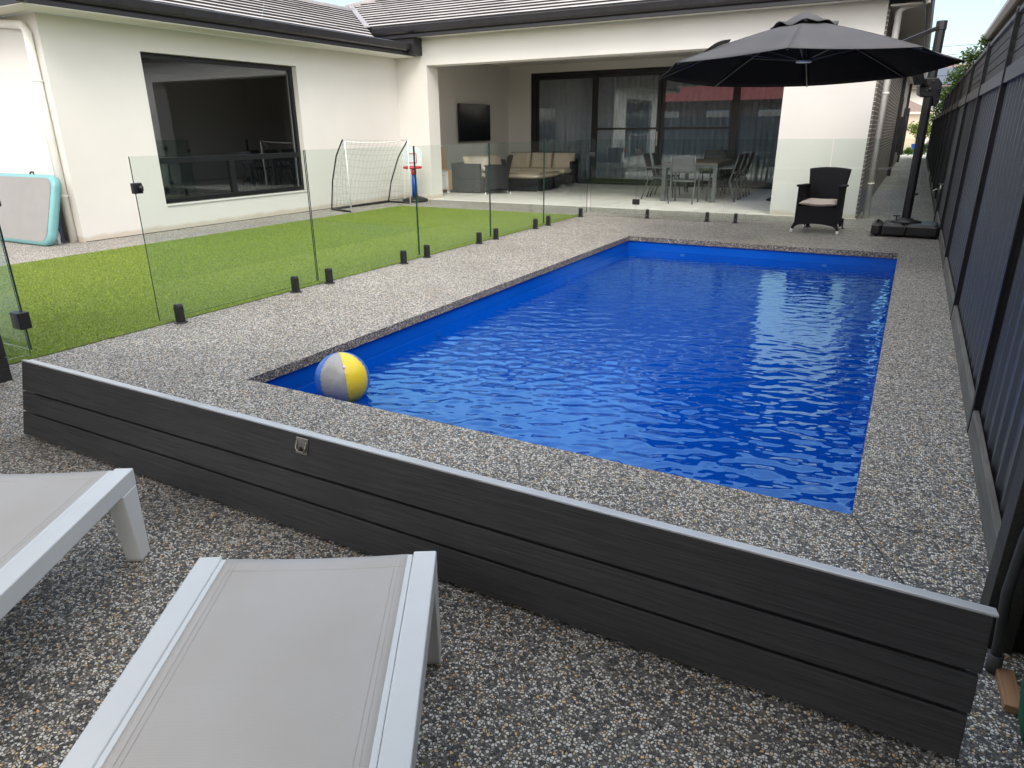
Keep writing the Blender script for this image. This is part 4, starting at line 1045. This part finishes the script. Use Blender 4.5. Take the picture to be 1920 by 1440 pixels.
# dining table and chairs
tb = thing('dining_table', 'long outdoor dining table with wooden top and grey metal legs', 'table', (-.68, 12.95, .012), R(4.5))
g = MB()
for k in range(7): g.box((-.53 + k * .1515, -1.21, .728), (-.53 + k * .1515 + .148, 1.21, .748))
g.build('table_top', M['ttop'], tb)
g = MB(); g.box((-.545, -1.225, .655), (.545, -1.19, .727)); g.box((-.545, 1.19, .655), (.545, 1.225, .727)); g.box((-.545, -1.19, .655), (-.51, 1.19, .727)); g.box((.51, -1.19, .655), (.545, 1.19, .727)); g.build('table_frame', M['chairg'], tb, bevel=.004)
for x in (-1, 1):
    for y in (-1, 1): MB().box((x * .545, y * 1.225, 0), (x * .465, y * 1.145, .655)).build('leg', M['chairg'], tb, bevel=.004)
def make_dining_chair(label, pad):
    """faces +Y; back at -Y"""
    t = thing('dining_chair', label, 'dining chair', (0, 0, .012), 0, 'grey dining chairs round the table')
    for s in (-1, 1):
        x = s * .235
        MB().tube([(x, -.30, 0), (x, -.22, .25), (x, -.17, .42), (x, -.24, .64), (x, -.31, .915)], .0155, 8).build('back_leg', M['chairg'], t)
        MB().tube([(x, .26, 0), (x, .22, .42), (x, .21, .62)], .0155, 8).build('front_leg', M['chairg'], t)
        MB().bar((x, .25, .635), (x, -.25, .65), .045, .022).build('armrest', M['chairg'], t, bevel=.005)
    g = MB(); g.tube([(-.235, -.31, .905), (.235, -.31, .905)], .013, 8); g.tube([(-.235, -.235, .62), (.235, -.235, .62)], .009, 8); g.tube([(-.235, .23, .425), (.235, .23, .425)], .013, 8); g.tube([(-.235, -.17, .425), (.235, -.17, .425)], .013, 8)
    g.build('cross_rail', M['chairg'], t)
    def bk(u, v): return (-.222 + .444 * u, -.225 - .085 * v - .012 * math.sin(math.pi * u), .585 + .315 * v)
    MB().grid(bk, 8, 8).build('back_pad', pad, t, solid=.022)
    g = MB()
    for v in (.3, .78): g.tube([(-.215, -.213 - .085 * v, .585 + .315 * v), (.215, -.213 - .085 * v, .585 + .315 * v)], .006, 6)
    g.build('seam', M['piping'], t)
    def st(u, v): return (-.222 + .444 * u, -.17 + .40 * v, .437 - .014 * math.sin(math.pi * u) * math.sin(math.pi * v))
    MB().grid(st, 8, 8).build('seat_pad', pad, t, solid=.02)
    return t
dc = make_dining_chair('grey dining chair at the near end of the table, its back to the lawn', M['chairs'])
dc.location = (-.60, 11.52, .012); dc.rotation_euler = (0, 0, R(3))
for (x, y, rz, lab) in ((-1.34, 12.18, -86, 'grey dining chair on the left of the table, nearest the lawn'), (-1.36, 12.80, -84, 'grey dining chair on the left of the table, further from the lawn'),
                        (-.79, 14.42, 184, 'grey dining chair at the far end of the table by the doors')):
    dup(dc, (x, y, .012), R(rz), lab)
dk = make_dining_chair('dark dining chair on the right of the table, nearest of three', M['chaird'])
dk.location = (-.02, 12.25, .012); dk.rotation_euler = (0, 0, R(93))
dup(dk, (-.04, 12.92, .012), R(94), 'dark dining chair on the right of the table, middle of three')
dup(dk, (-.05, 13.60, .012), R(94), 'dark dining chair on the right of the table, farthest of three')
ft = thing('pedestal_stand', 'black round stand base just showing past the white wall', 'stand', (1.02, 12.75, .012))  # plain black pedestal, purpose unknown
MB().lathe([(0, 0), (.24, 0), (.24, .02), (.16, .06), (.05, .12), (.04, .16), (0, .16)], (0, 0, 0), 32).build('base', M['black'], ft)
MB().tube([(0, 0, .15), (0, 0, 1.2)], .03, 12).build('pole', M['black'], ft)

# ------------------------------------------------------------------ football goal
gl = thing('football_goal', 'small portable football goal with white posts and drooping net by the wing wall', 'goal', (-5.63, 8.25, 0))
y0, y1, zt_, xb = -.92, .93, 1.245, -.60
MB().tube([(.02, y0 + .01, 0), (.03, y0 - .03, zt_)], .012, 10).build('goal_post', M['white'], gl)
MB().tube([(.0, y1 - .02, 0), (.0, y1 + .0, zt_)], .013, 10).build('goal_post', M['white'], gl)
MB().tube([(.03, y0 - .03, zt_), (.02, -.45, zt_ - .035), (.0, 0, zt_ - .045), (0, .45, zt_ - .03), (0, y1, zt_ + .01)], .009, 8).build('crossbar', M['white'], gl)
g = MB(); g.tube([(xb - .06, y0 + .22, .02), (xb, y1 + .02, .02)], .022, 8); g.tube([(.02, y0 + .01, .02), (xb - .06, y0 + .22, .02)], .018, 8); g.tube([(0, y1 - .02, .02), (xb, y1 + .02, .02)], .018, 8); g.build('ground_frame', M['black'], gl)
Bl = [Vector(p) for p in ((.0, y0 - .05, zt_ + .03), (-.26, y0 + .04, 1.0), (-.50, y0 + .14, .55), (xb - .06, y0 + .22, .02))]
Br = [Vector(p) for p in ((.0, y1 - .01, zt_ - .02), (-.26, y1 + .01, .92), (-.50, y1 + .02, .42), (xb, y1 + .02, .02))]
MB().tube(Bl, .013, 8).build('fibre_rod', M['black'], gl); MB().tube(Br, .013, 8).build('fibre_rod', M['black'], gl)
def samp(P, t):
    t = t * (len(P) - 1); i = min(int(t), len(P) - 2); return P[i].lerp(P[i + 1], t - i)
def netback(u, v):
    a, b = samp(Bl, v), samp(Br, v); p = a.lerp(b, u); s = math.sin(math.pi * u)
    scal = .5 + .5 * math.cos(v * 3 * 2 * math.pi); edge_pull = .07 * (1 - scal) * (1 - s)
    return p + Vector((.03 * s * math.sin(math.pi * v) + .10 * math.sin(math.pi * v) * (1 - s) * 0, edge_pull * (1 if u < .5 else -1), -.05 * s * math.sin(math.pi * v)))
g = MB(); nu, nv = 15, 11
jr = lambda: random.uniform(-.008, .008)
G = [[netback(i / nu, j / nv) + Vector((jr(), jr(), jr())) for i in range(nu + 1)] for j in range(nv + 1)]
for j in range(nv + 1): g.tube(G[j], .0013, 4, cap=False)
for i in range(nu + 1): g.tube([G[j][i] for j in range(nv + 1)], .0013, 4, cap=False)
def side(P, post0, post1, nu=5):
    S = [[Vector(post1).lerp(Vector(post0), j / nv).lerp(samp(P, j / nv), .0 + i / nu * .93) + Vector((jr(), jr(), jr())) for i in range(nu + 1)] for j in range(nv + 1)]
    for j in range(nv + 1): g.tube(S[j], .0013, 4, cap=False)
    for i in range(nu + 1): g.tube([S[j][i] for j in range(nv + 1)], .0013, 4, cap=False)
side(Bl, (.02, y0 + .01, 0), (.03, y0 - .03, zt_)); side(Br, (0, y1 - .02, 0), (0, y1, zt_))
g.build('net', M['net'], gl, fix=False)

# ------------------------------------------------------------------ toy basketball hoop
hp = thing('basketball_hoop', 'child basketball hoop with red ring and blue pole beside the goal', 'basketball hoop', (-5.83, 9.60, 0), R(18))
MB().lathe([(0, 0), (.27, 0), (.27, .05), (.18, .085), (.09, .11), (0, .11)], (0, 0, 0), 28).build('base', M['black'], hp)
MB().tube([(0, 0, .10), (0, 0, .56)], [.062, .048], 16).build('lower_pole', M['blue'], hp)
MB().tube([(0, 0, .55), (0, 0, .66)], [.058, .05], 16).build('collar', M['red'], hp)
MB().tube([(0, 0, .65), (0, 0, 1.10)], .03, 12).build('upper_pole', M['white'], hp)
bb = MB().prism([(-.20, .72), (.20, .72), (.22, .98), (.14, 1.10), (-.14, 1.10), (-.22, .98)], -.055, -.035, 1).build('backboard', M['boardc'], hp, bevel=.008)
g = MB()
for a, b in (((-.09, .79), (.09, .79)), ((.09, .79), (.09, .97)), ((.09, .97), (-.09, .97)), ((-.09, .97), (-.09, .79))): g.tube([(a[0], -.059, a[1]), (b[0], -.059, b[1])], .008, 6)
g.build('target_square', M['red'], bb)
g = MB(); g.tube([(.17 * math.cos(a) + .06, -.24 + .17 * math.sin(a), .705) for a in [2 * math.pi * i / 28 for i in range(28)]], .024, 8, closed=True); g.box((-.04, -.10, .685), (.10, -.03, .725)); g.build('hoop_ring', M['red'], hp)

# ------------------------------------------------------------------ inflatable mat and wrapped panel by the downpipe
mt_ = thing('inflatable_mat', 'grey inflatable tumbling mat with teal edge leaning on the wall', 'mat', (-7.45, 2.40, 0))
def rrect(w, h, r, n=8):
    pts = []
    for cx, cy, a0 in ((w / 2 - r, h - r, 0), (-w / 2 + r, h - r, 90), (-w / 2 + r, r, 180), (w / 2 - r, r, 270)):
        for i in range(n + 1):
            a = R(a0 + 90 * i / n); pts.append((cx + r * math.cos(a), cy + r * math.sin(a)))
    return pts
tilt = Matrix.Rotation(R(-17), 4, 'X')
def loop3(w, h, r, d, inset): return [(x, d, y + inset) for x, y in rrect(w - 2 * inset, h - 2 * inset, r)]
prof = [(.050, -.052), (.012, -.045), (0.0, -.015), (0.0, .03), (.012, .06), (.050, .066)]
g = MB(); LP = [loop3(1.9, .94, .16 - p[0] * .5, p[1], p[0]) for p in prof]; n_ = len(LP[0]); vs = sum(LP, []); fs = []
for k in range(len(LP) - 1):
    for i in range(n_): fs.append((k * n_ + i, k * n_ + (i + 1) % n_, (k + 1) * n_ + (i + 1) % n_, (k + 1) * n_ + i))
g.add(vs, fs, 0, True); sd_ = g.build('mat_edge', M['teal'], mt_)
g = MB(); g.add([(p[0], p[1] - .004, p[2]) for p in LP[0]] + [(p[0], p[1] + .004, p[2]) for p in LP[5]], [tuple(range(n_)), tuple(range(n_, 2 * n_))[::-1]]); tp_ = g.build('mat_face', M['mat'], mt_, fix=False)
g = MB(); g.tube([(.28, .0, .935), (.30, .0, .97), (.36, .0, .97), (.38, .0, .935)], .012, 6); hd_ = g.build('carry_handle', M['black'], mt_)
for o in (sd_, tp_, hd_): o.matrix_local = Matrix.Translation((0, .06, 0)) @ tilt
pk = thing('wrapped_package', 'folded white plastic wrapped panel with navy edge beside the downpipe', 'package', (-6.73, 2.66, 0), R(25))
g = MB()
def pkf(u, v): return (-.07 + .14 * u + .01 * math.sin(8 * v), -.03 - .022 * math.sin(math.pi * u) - .012 * math.sin(17 * u + 9 * v) * (1 - v * .4), .0 + .46 * v + .006 * math.sin(20 * u))
g.grid(pkf, 14, 24); g.build('plastic_wrap', M['wrap'], pk, solid=.01)
box((-.06, -.02, 0), (.055, .02, .45)).build('panel_core', M['wrap'], pk); box((.058, -.03, .02), (.085, .03, .45)).build('navy_edge', M['navy'], pk)

# ------------------------------------------------------------------ small things by the right post
o = box((-.021, -.075, 0), (.021, .075, .022)).build('timber_offcut', M['pine'], None, bevel=.002); o.location = (3.778, -.795, .001); o.rotation_euler = (0, 0, R(3))
tag(o, 'short pine timber offcut on the pebbles beside the dark post', 'timber offcut')
pp = thing('drain_pipe', 'black plastic pipe rising from the paving beside the post', 'pipe', (3.750, -.715, 0))
MB().tube([(0, 0, 0), (-.004, 0, .10), (-.016, 0, .25), (-.010, 0, .42), (.012, 0, .62), (.03, .0, .9)], .0135, 12).build('hose', plain('grey hose', (.05, .052, .052), .5), pp)
MB().tube([(0, 0, 0), (-.002, 0, .055)], .019, 12).build('collar', plain('grey collar', (.09, .09, .09), .6), pp)
sk_ = thing('shade_cloth_sack', 'green mesh shade cloth sack at the right edge', 'sack', (3.862, -.95, 0))
g = MB(); g.lathe([(0, 0), (.07, .0), (.088, .06), (.098, .14), (.104, .24), (.104, .34), (.09, .46), (.05, .56), (0, .57)], (0, 0, 0), 28); g.build('cloth', M['green'], sk_)
# dry leaves along the passage
g = MB()
for i in range(46):
    y = random.uniform(17, 26); x = 3.70 - abs(random.gauss(0, .16)) * 1.0; a = random.random() * 6.28; s_ = random.uniform(.02, .045)
    v = Vector((math.cos(a), math.sin(a), .2)) * s_; w_ = Vector((-math.sin(a), math.cos(a), .1)) * s_ * .5; c = Vector((x, y, .012))
    g.add([c - v, c + w_, c + v, c - w_], [(0, 1, 2, 3)])
o = g.build('leaf_litter', M['dried'], None, fix=False); o['kind'] = 'stuff'; o['label'] = 'scattered dry leaves on the side path'; o['category'] = 'leaves'

# ------------------------------------------------------------------ plants and trees
def leaf_cloud(blobs, n, size):
    g = MB(); tot = sum(b[3] ** 2 for b in blobs)
    for (x, y, z, r) in blobs:
        for _ in range(int(n * r * r / tot)):
            d = Vector((random.gauss(0, 1), random.gauss(0, 1), random.gauss(0, 1))).normalized(); rad = r * (random.random() ** .45) * random.uniform(.8, 1.12)
            c = Vector((x, y, z)) + Vector((d.x * rad, d.y * rad, d.z * rad * .95))
            a = Vector((random.gauss(0, 1), random.gauss(0, 1), random.gauss(0, .7))).normalized(); b = a.cross(Vector((random.gauss(0, 1), random.gauss(0, 1), random.gauss(0, 1)))).normalized(); s = size * random.uniform(.6, 1.4)
            g.add([c - a * s, c + b * s * .42, c + a * s, c - b * s * .42], [(0, 1, 2, 3)])
    return g
def plant(name, label, cat, base, blobs, n, size, mat, stem_r=.03, group=None):
    t = thing(name, label, cat, base, 0, group)
    B = [(x, y, z, r) for x, y, z, r in blobs]
    leaf_cloud(B, n, size).build('crown', M[mat], t, fix=False)
    g = MB(); top = max(b[2] for b in B)
    g.tube([(0, 0, -.03), (.02, .01, top * .4), (.0, .03, top * .85)], [stem_r, stem_r * .8, stem_r * .35], 8)
    for x, y, z, r in B: g.tube([(0, 0, z * .45), (x * .6, y * .6, z * .8), (x, y, z)], [stem_r * .55, stem_r * .35, stem_r * .12], 6)
    g.build('trunk', M['bark'], t); return t
plant('tree', 'leafy bright green tree rising behind the far end of the slatted fence', 'tree', (4.65, 24.5, 0),
      [(-.25, 0, 3.05, .55), (.15, .2, 3.45, .48), (-.55, .4, 2.75, .42), (.1, 0, 2.6, .6), (-.35, -.3, 3.45, .28), (-.02, 0, 3.85, .22), (-.6, 1.5, 2.4, .42), (.55, 0, 3.0, .4)], 3600, .055, 'leafa', .07)
plant('tree', 'darker green tree at the far end of the fence below the solar roof', 'tree', (4.25, 33.0, 0),
      [(-.2, 0, 2.3, .5), (.15, 0, 2.75, .42), (-.35, .4, 1.95, .4), (.3, -.3, 2.1, .5)], 2200, .055, 'leafc', .06)
plant('shrub', 'tall yellow green shrub beyond the end of the side path', 'shrub', (3.55, 41.5, 0),
      [(0, 0, 1.5, .45), (-.25, .1, 1.15, .35), (.25, .1, 1.2, .4), (-.55, .3, 1.35, .34), (.1, 0, 1.85, .25)], 1800, .06, 'leafb', .03)
plant('shrub', 'small round green shrub at the end of the side path', 'shrub', (2.98, 39.9, 0), [(0, 0, .26, .21), (-.12, 0, .20, .16), (.13, 0, .22, .16)], 700, .045, 'leafa', .02)
plant('shrub', 'dark low shrub against the fence foot at the path end', 'shrub', (3.62, 39.6, 0), [(0, 0, .28, .24), (-.15, 0, .22, .18), (.1, 0, .5, .15)], 700, .045, 'leafc', .02)
plant('shrub', 'low red leaved shrub beside the pale driveway', 'shrub', (3.75, 43.0, 0), [(0, 0, .35, .25), (.2, 0, .6, .25)], 500, .05, 'dried', .02)
# blue bin by the driveway
bn = thing('bin', 'small blue bin beside the shrub beyond the path', 'bin', (3.18, 43.0, 0))
g = MB(); g.add([(-.10, -.10, 0), (.10, -.10, 0), (.10, .10, 0), (-.10, .10, 0), (-.14, -.14, .5), (.14, -.14, .5), (.14, .14, .5), (-.14, .14, .5)], [(0, 3, 2, 1), (4, 5, 6, 7), (0, 1, 5, 4), (1, 2, 6, 5), (2, 3, 7, 6), (3, 0, 4, 7)]); g.build('body', M['blue'], bn, bevel=.01)
box((-.15, -.16, .5), (.15, .15, .54)).build('lid', M['blue'], bn, bevel=.01)

# ------------------------------------------------------------------ houses beyond
gh = thing('garage', 'peach garage with beige roller door and brown hipped roof at the path end', 'garage', (2.2, 51, 0))
g = MB(); g.box((-6, 0, 0), (-.15, 3, 2.25)); g.box((1.0, 0, 0), (1.55, 3, 2.25)); g.box((-.15, 0, 1.55), (1.0, 3, 2.25)); g.build('wall', M['peach'], gh)
g = MB()
for k in range(14): g.box((-.15, .12, k * .111), (1.0, .16, k * .111 + .104))
g.build('roller_door', M['door'], gh)
g = MB(); g.add([(-6.4, -.35, 2.25), (1.9, -.35, 2.25), (1.9, 6, 2.25), (-6.4, 6, 2.25), (-.3, 2.6, 3.3), (-4, 2.6, 3.3)], [(0, 1, 4, 5), (1, 2, 4), (2, 3, 5, 4), (3, 0, 5), (0, 3, 2, 1)]); g.build('roof', M['brownr'], gh)
box((-6.4, -.42, 2.17), (1.95, -.34, 2.29)).build('gutter', M['peach'], gh)
th = thing('house', 'tall pale house with grey solar panelled roof behind the garage', 'house', (2.4, 62, 0))
g = MB(); g.box((-8, 0, 0), (6, 8, 4.1)); g.build('wall', M['pale'], th)
g = MB(); g.add([(-8.5, -.5, 4.1), (6.5, -.5, 4.1), (6.5, 8.5, 4.1), (-8.5, 8.5, 4.1), (-8.5, 4, 6.0), (6.5, 4, 6.0)], [(0, 1, 5, 4), (2, 3, 4, 5), (1, 2, 5), (3, 0, 4), (0, 3, 2, 1)]); g.build('roof', M['brownr'], th)
box((-8.5, -.62, 4.0), (6.5, -.5, 4.2)).build('gutter', M['gutter'], th)
g = MB(); sl_ = Vector((0, 4.5, 1.9)).normalized()
for c in range(6):
    for r_ in range(2):
        o0 = Vector((-3.2 + c * 1.06, -.5, 4.1)) + sl_ * (.5 + r_ * 1.75) + Vector((0, -.03, .07)); g.add([o0, o0 + Vector((1.0, 0, 0)), o0 + Vector((1.0, 0, 0)) + sl_ * 1.65, o0 + sl_ * 1.65], [(0, 1, 2, 3)])
g.build('solar_panels', M['solar'], th, fix=False, solid=.03)
# neighbour over the right fence: eave with soffit
nh = thing('house', 'brown neighbouring house whose eave rises over the slatted fence', 'house', (5.3, 6, 0))
box((0, 0, 0), (8, 19.6, 3.86)).build('wall', render_wall('taupe wall', (.30, .26, .22)), nh)
box((-.62, -.5, 3.86), (.0, 20.1, 3.90)).build('soffit', plain('taupe soffit', (.24, .21, .19), .8), nh)
MB().prism([(-.74, 3.93), (-.66, 3.84), (-.60, 3.84), (-.60, 4.03), (-.74, 4.03)], -.5, 20.1, 1).build('gutter', plain('stone gutter', (.46, .42, .39), .5), nh)
g = MB(); g.add([(-.7, -.5, 4.0), (8.6, -.5, 4.0), (8.6, 20.1, 4.0), (-.7, 20.1, 4.0), (4, 4, 5.9), (4, 15.5, 5.9)], [(0, 1, 4), (1, 2, 5, 4), (2, 3, 5), (3, 0, 4, 5), (0, 3, 2, 1)]); g.build('roof', M['brownr'], nh)
# behind the viewer, seen in the patio doors: back fence and red roofed brick house
bf = thing('steel_fence', 'slate back fence mirrored in the patio doors', 'fence', (0, -6.0, 0))
for k in range(7):
    x0 = -13 + k * 2.5
    g = MB(); pts = []
    for r_ in range(12): a = x0 + .03 + r_ * .203; pts += [(a, 0), (a + .13, 0), (a + .145, .03), (a + .19, .03)]
    pts.append((x0 + 2.47, 0)); nv_ = len(pts); g.add([(x, y, .1) for x, y in pts] + [(x, y, 1.9) for x, y in pts], [(i, i + 1, nv_ + i + 1, nv_ + i) for i in range(nv_ - 1)]); g.build('fence_sheet', M['fence'], bf, fix=False)
    box((x0 - .03, -.03, 0), (x0 + .03, .05, 2.0)).build('fence_post', M['fpost'], bf); box((x0 + .03, -.02, 1.9), (x0 + 2.47, .04, 1.98)).build('fence_rail', M['fpost'], bf)
rh = thing('house', 'brown brick house with red sheet roof mirrored in the patio doors', 'house', (-5, -10.5, 0))
box((-8, -6, 0), (8, 0, 2.95)).build('wall', M['brown'], rh)
g = MB(); g.add([(-8.5, .5, 2.95), (8.5, .5, 2.95), (8.5, -6.5, 2.95), (-8.5, -6.5, 2.95), (5, -3, 4.7), (-5, -3, 4.7)], [(0, 1, 4, 5), (1, 2, 4), (2, 3, 5, 4), (3, 0, 5), (0, 3, 2, 1)]); g.build('roof', M['redroof'], rh)
for x in (-6, -3, 0, 3.2, 5.6):
    w_ = box((x, .0, 1.1), (x + 1.3, .06, 2.4)).build('window', M['white'], rh); box((x + .08, .06, 1.16), (x + 1.22, .075, 2.34)).build('roller_shutter', M['peach'], w_)
# overhead power lines beyond the house
for i, (z, y, lab) in enumerate(((8.95, 45, 'upper overhead wire of the near pair crossing the sky'), (8.55, 45.4, 'second overhead wire of the near pair crossing the sky'), (5.75, 46, 'lower overhead wire above the tree top'), (5.35, 46.4, 'lowest overhead wire above the tree top'))):
    pts = [(x, y + x * .02, z + .0012 * (x - 4) ** 2 - .3 + x * .03) for x in range(-26, 32, 2)]
    o = MB().tube(pts, .011, 5).build('power_line', M['wire']); tag(o, lab, 'power line', 'overhead wires')
for x in (-26, 30):
    t = thing('power_pole', 'timber power pole carrying the overhead wires', 'power pole', (x, 45.6 + x * .02, 0), 0, 'power poles')
    MB().tube([(0, 0, 0), (0, 0, 10.6)], [.16, .10], 12).build('pole', M['bark'], t); MB().bar((0, -1, 9.6), (0, 1, 9.6), .1, .12).build('cross_arm', M['bark'], t)
